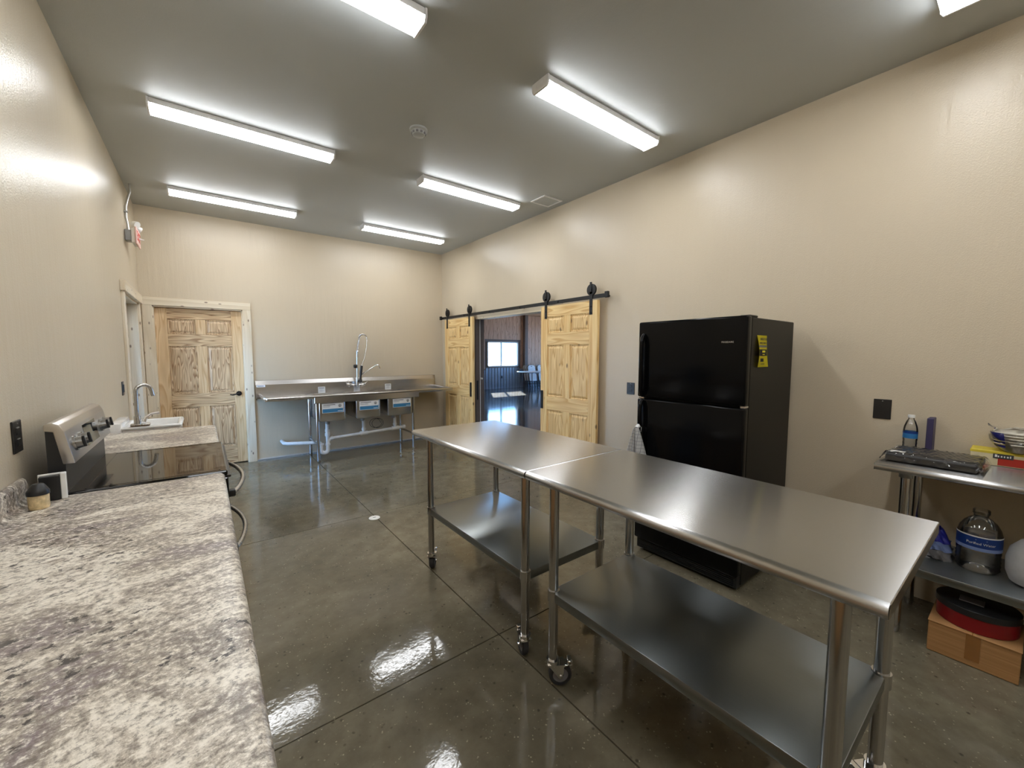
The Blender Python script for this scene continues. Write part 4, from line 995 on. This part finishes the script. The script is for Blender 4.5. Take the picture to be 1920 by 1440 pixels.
q.grid(lambda u_, v_: Vector((bm_[0] + (.060 + .040 * sin(min(1, v_ * 1.3) * pi / 2) - .085 * max(0, v_ - .8) * 5 * .9 + .004 * sin(u_ * 40 + v_ * 9)) * cos(2 * pi * u_), bm_[1] + (.060 + .040 * sin(min(1, v_ * 1.3) * pi / 2) - .085 * max(0, v_ - .8) * 5 * .9 + .004 * sin(u_ * 40 + v_ * 9)) * sin(2 * pi * u_), bm_[2] + .004 + .118 * v_ + .004 * sin(u_ * 22))), 60, 16)
q.obj('clear_wrap', 'film', t, True)
B().grid(lambda u_, v_: Vector((bm_[0] - .02 + .05 * u_, bm_[1] + .07 + .035 * v_, bm_[2] + .105 + .035 * v_ * (1 - .4 * u_) + .006 * sin(u_ * 12))), 10, 8).obj('wrap_tail', 'film', t, True)
t = thing('white_cup', 'white cup at the right edge on the wall table', 'cup', (3.02, -.02, wzt))
B().lathe([(0, 0), (.028, 0), (.036, .05), (.038, .052), (.035, .052), (.027, .004), (0, .004)], (2.93, -.038, wzt + .001), 28).obj('cup_wall', 'white_plastic', t, True)

# --- things on its lower shelf
c = (3.035, .125, sz + .001)
t = thing('water_jug', 'gallon jug of purified water with blue label on the lower shelf', 'jug', c)
R_ = .077; prof = [(0, .006), (.05, 0), (.068, .004), (R_, .018)]
for k in range(4): prof += [(R_ - .003, .03 + k * .02), (R_, .04 + k * .02)]
prof += [(R_, .12), (R_, .19), (R_ - .003, .197), (.070, .215), (.055, .243), (.036, .262), (.026, .268), (.026, .285), (0, .285)]
bottle(prof, c, 44).obj('body', 'clear_plastic', t, True)
bottle([(0, .008), (.048, .003), (.066, .007), (R_ - .004, .02), (R_ - .005, .18), (.070, .200), (0, .200)], c, 40).obj('water', 'clear_plastic', t, True)
bottle([(R_ + .0006, .128), (R_ + .0006, .182)], c, 44).obj('label_wrap', 'water_blue', t, True)
bottle([(R_ + .0008, .116), (R_ + .0008, .132)], c, 44).obj('label_stripe', 'water_light', t, True)
bottle([(R_ + .0008, .182), (R_ + .0008, .188)], c, 44).obj('label_edge', 'label_white', t, True)
q = B().text('Purified Water', .0165, Matrix.Identity(4), 0)
a0 = math.atan2(-c[1], -c[0]) + .10
for v in q.bm.verts:
    a = a0 + v.co.x / R_; z = v.co.y + .152; v.co = Vector((c[0] + (R_ + .0014) * cos(a), c[1] + (R_ + .0014) * sin(a), c[2] + z))
q.obj('label_print', 'label_white', t)
q = B().box(-.02, .02, -.002, .002, 0, .0005)
for v in q.bm.verts:
    a = a0 + v.co.x / R_; z = v.co.y + .170; v.co = Vector((c[0] + (R_ + .0014) * cos(a), c[1] + (R_ + .0014) * sin(a), c[2] + z))
q.obj('label_small_print', 'water_light', t)
bottle([(0, .285), (.030, .285), (.030, .302), (.028, .305), (0, .305)], c, 30).obj('cap', 'clear_plastic', t, True)
t = thing('milky_jug', 'big milky plastic jug at the right edge of the lower shelf', 'jug', (3.02, -.07, sz))
bottle([(0, .004), (.07, 0), (.10, .01), (.113, .05), (.115, .11), (.105, .16), (.075, .20), (.045, .215), (.03, .222), (.026, .26), (0, .262)], (3.02, -.075, sz + .001), 40).obj('body', 'milky_plastic', t, True)
B().tube([(2.985, -.075, sz + .235), (2.945, -.06, sz + .225), (2.92, -.05, sz + .18), (2.925, -.05, sz + .13)], .012, 10).obj('handle', 'milky_plastic', t, True)
t = thing('snack_bag', 'crumpled blue and white plastic bag beside the water jug', 'bag', (3.06, .28, sz))
def bag(z0, z1, mat, name, sd_):
    q = B(); rnd = random.Random(sd_); ph = [rnd.random() * 6 for _ in range(6)]
    def fn(u_, v_):
        a = 2 * pi * u_; rr = .075 * (1 - .75 * ((z0 + (z1 - z0) * v_) / .16) ** 2.2) * (1 + .10 * sin(3 * a + ph[0] + v_ * 3) + .07 * sin(7 * a + ph[1]) + .05 * sin(13 * a + ph[2] + v_ * 7))
        return Vector((3.07 + rr * cos(a) * 1.1, .275 + rr * sin(a) * .85, sz + .003 + z0 + (z1 - z0) * v_ + .006 * sin(5 * a + ph[3])))
    q.grid(fn, 60, 14); return q.obj(name, mat, t, True)
bag(0, .05, 'print_grey', 'contents_window', 3); bag(.048, .09, 'water_light', 'lower_print', 3); bag(.088, .15, 'bowl_blue', 'upper_print', 3)
B().lathe([(.0, 0), (.07, 0), (.074, .01), (0, .02)], (3.07, .275, sz + .001), 20).obj('bottom', 'print_dark', t)

# --- things on the floor under it
t = thing('cardboard_box', 'brown cardboard box on the floor under the wall table', 'box', (2.95, .11, 0))
B().box(2.788, 3.09, -.035, .252, .001, .152, .003, 1).obj('carton', 'cardboard', t)
q = B(); q.box(2.786, 2.789, .082, .128, .03, .1532); q.box(2.786, 3.09, .082, .128, .1515, .1535); q.obj('tape', 'packing_tape', t)
for y0_, y1_ in ((-.037, .107), (.110, .254)): B().box(2.784, 3.092, y0_, y1_, .152, .1545).obj('flap', 'cardboard', t)
t = thing('red_tin', 'oval red tin with black lid on the cardboard box', 'tin', (2.94, .11, .155))
tc = (2.935, .108, .1555)
B().lathe([(0, 0), (.128, 0), (.132, .004), (.132, .075), (0, .075)], tc, 48, None, .96, 1.02).obj('body', 'tin_red', t, True)
B().lathe([(0, .105), (.130, .105), (.136, .101), (.137, .072), (.133, .072)], tc, 48, None, .96, 1.02).obj('lid', 'tin_black', t, True)
tag(B().box(2.885, 2.945, .085, .165, .2612, .2665, .001, 1, Matrix.Identity(4)).obj('grey_packet', 'print_grey'), 'small grey packet lying on the black tin lid', 'packet')

# ================================================================== FLOOR CLEANOUT
t = thing('floor_cleanout', 'round white cleanout cover set in the concrete floor', 'cover', (1.145, 3.508, 0))
B().lathe([(0, .004), (.040, .004), (.046, .003), (.048, .0), (0, 0)], (1.145, 3.508, .0003), 32).obj('disc', 'white_plastic', t, True)
B().box(1.133, 1.157, 3.502, 3.514, .004, .0055).obj('slot', 'print_grey', t)

# ================================================================== HALL FURNITURE
def folded_chair(x, y, lean, label):
    t = thing('folding_chair', label, 'chair', (0, 0, 0), 'folded chairs against the far hall wall')
    for s in (-1, 1):
        B().tube([(s * .21, 0, .012), (s * .21, -.01, .40), (s * .205, 0, .80), (s * .15, 0, .95), (0, 0, .975)], .012, 8).obj('frame_tube', 'hall_dark', t, True)
        B().tube([(s * .18, -.03, .02), (s * .18, -.03, .35), (s * .18, -.02, .62)], .011, 8).obj('leg', 'hall_dark', t, True)
    prof = [(-.20, .70), (.20, .70), (.205, .86), (.17, .94), (.08, .968), (-.08, .968), (-.17, .94), (-.205, .86)]
    B().prism(prof, 'y', -.022, .0, .005).obj('backrest', 'chair_white', t)
    B().prism([(-.19, .28), (.19, .28), (.205, .50), (.19, .60), (-.19, .60), (-.205, .50)], 'y', -.045, -.028, .004).obj('seat', 'chair_white', t)
    B().cyl((-.18, -.03, .16), (.18, -.03, .16), .009, n=8).obj('cross_bar', 'hall_dark', t, True)
    B().box(-.04, .04, -.0235, -.02, .90, .925).obj('grip_slot', 'hall_dark', t)
    t.location = (x, y, 0); t.rotation_euler = (lean, 0, 0); ORG[t.name] = Vector((0, 0, 0)); return t
ch = folded_chair(11.20, 13.10, radians(-11), 'white folded chair, foremost of the left stack in the hall')
def chair_copy(x, y, lab): c_ = dup(ch, (x, y, 0), lab); c_.rotation_euler = ch.rotation_euler; return c_
chair_copy(11.12, 13.17, 'white folded chair, middle of the left stack in the hall'); chair_copy(11.05, 13.24, 'white folded chair, rearmost of the left stack in the hall')
chair_copy(11.74, 13.10, 'white folded chair, foremost of the right stack in the hall'); chair_copy(11.69, 13.17, 'white folded chair, rearmost of the right stack in the hall')
t = thing('folding_table', 'white folding table in front of the folded chairs in the hall', 'table', (11.0, 12.5, 0))
B().box(10.08, 11.9, 12.1, 12.85, .69, .73, .012, 2).obj('table_top', 'table_white', t, True)
for x in (10.35, 11.65):
    for y in (12.2, 12.75): B().cyl((x, y, .001), (x, y, .69), .015, n=10).obj('leg', 'hall_dark', t)
    B().cyl((x, 12.2, .35), (x, 12.75, .35), .012, n=8).obj('leg_brace', 'hall_dark', t)
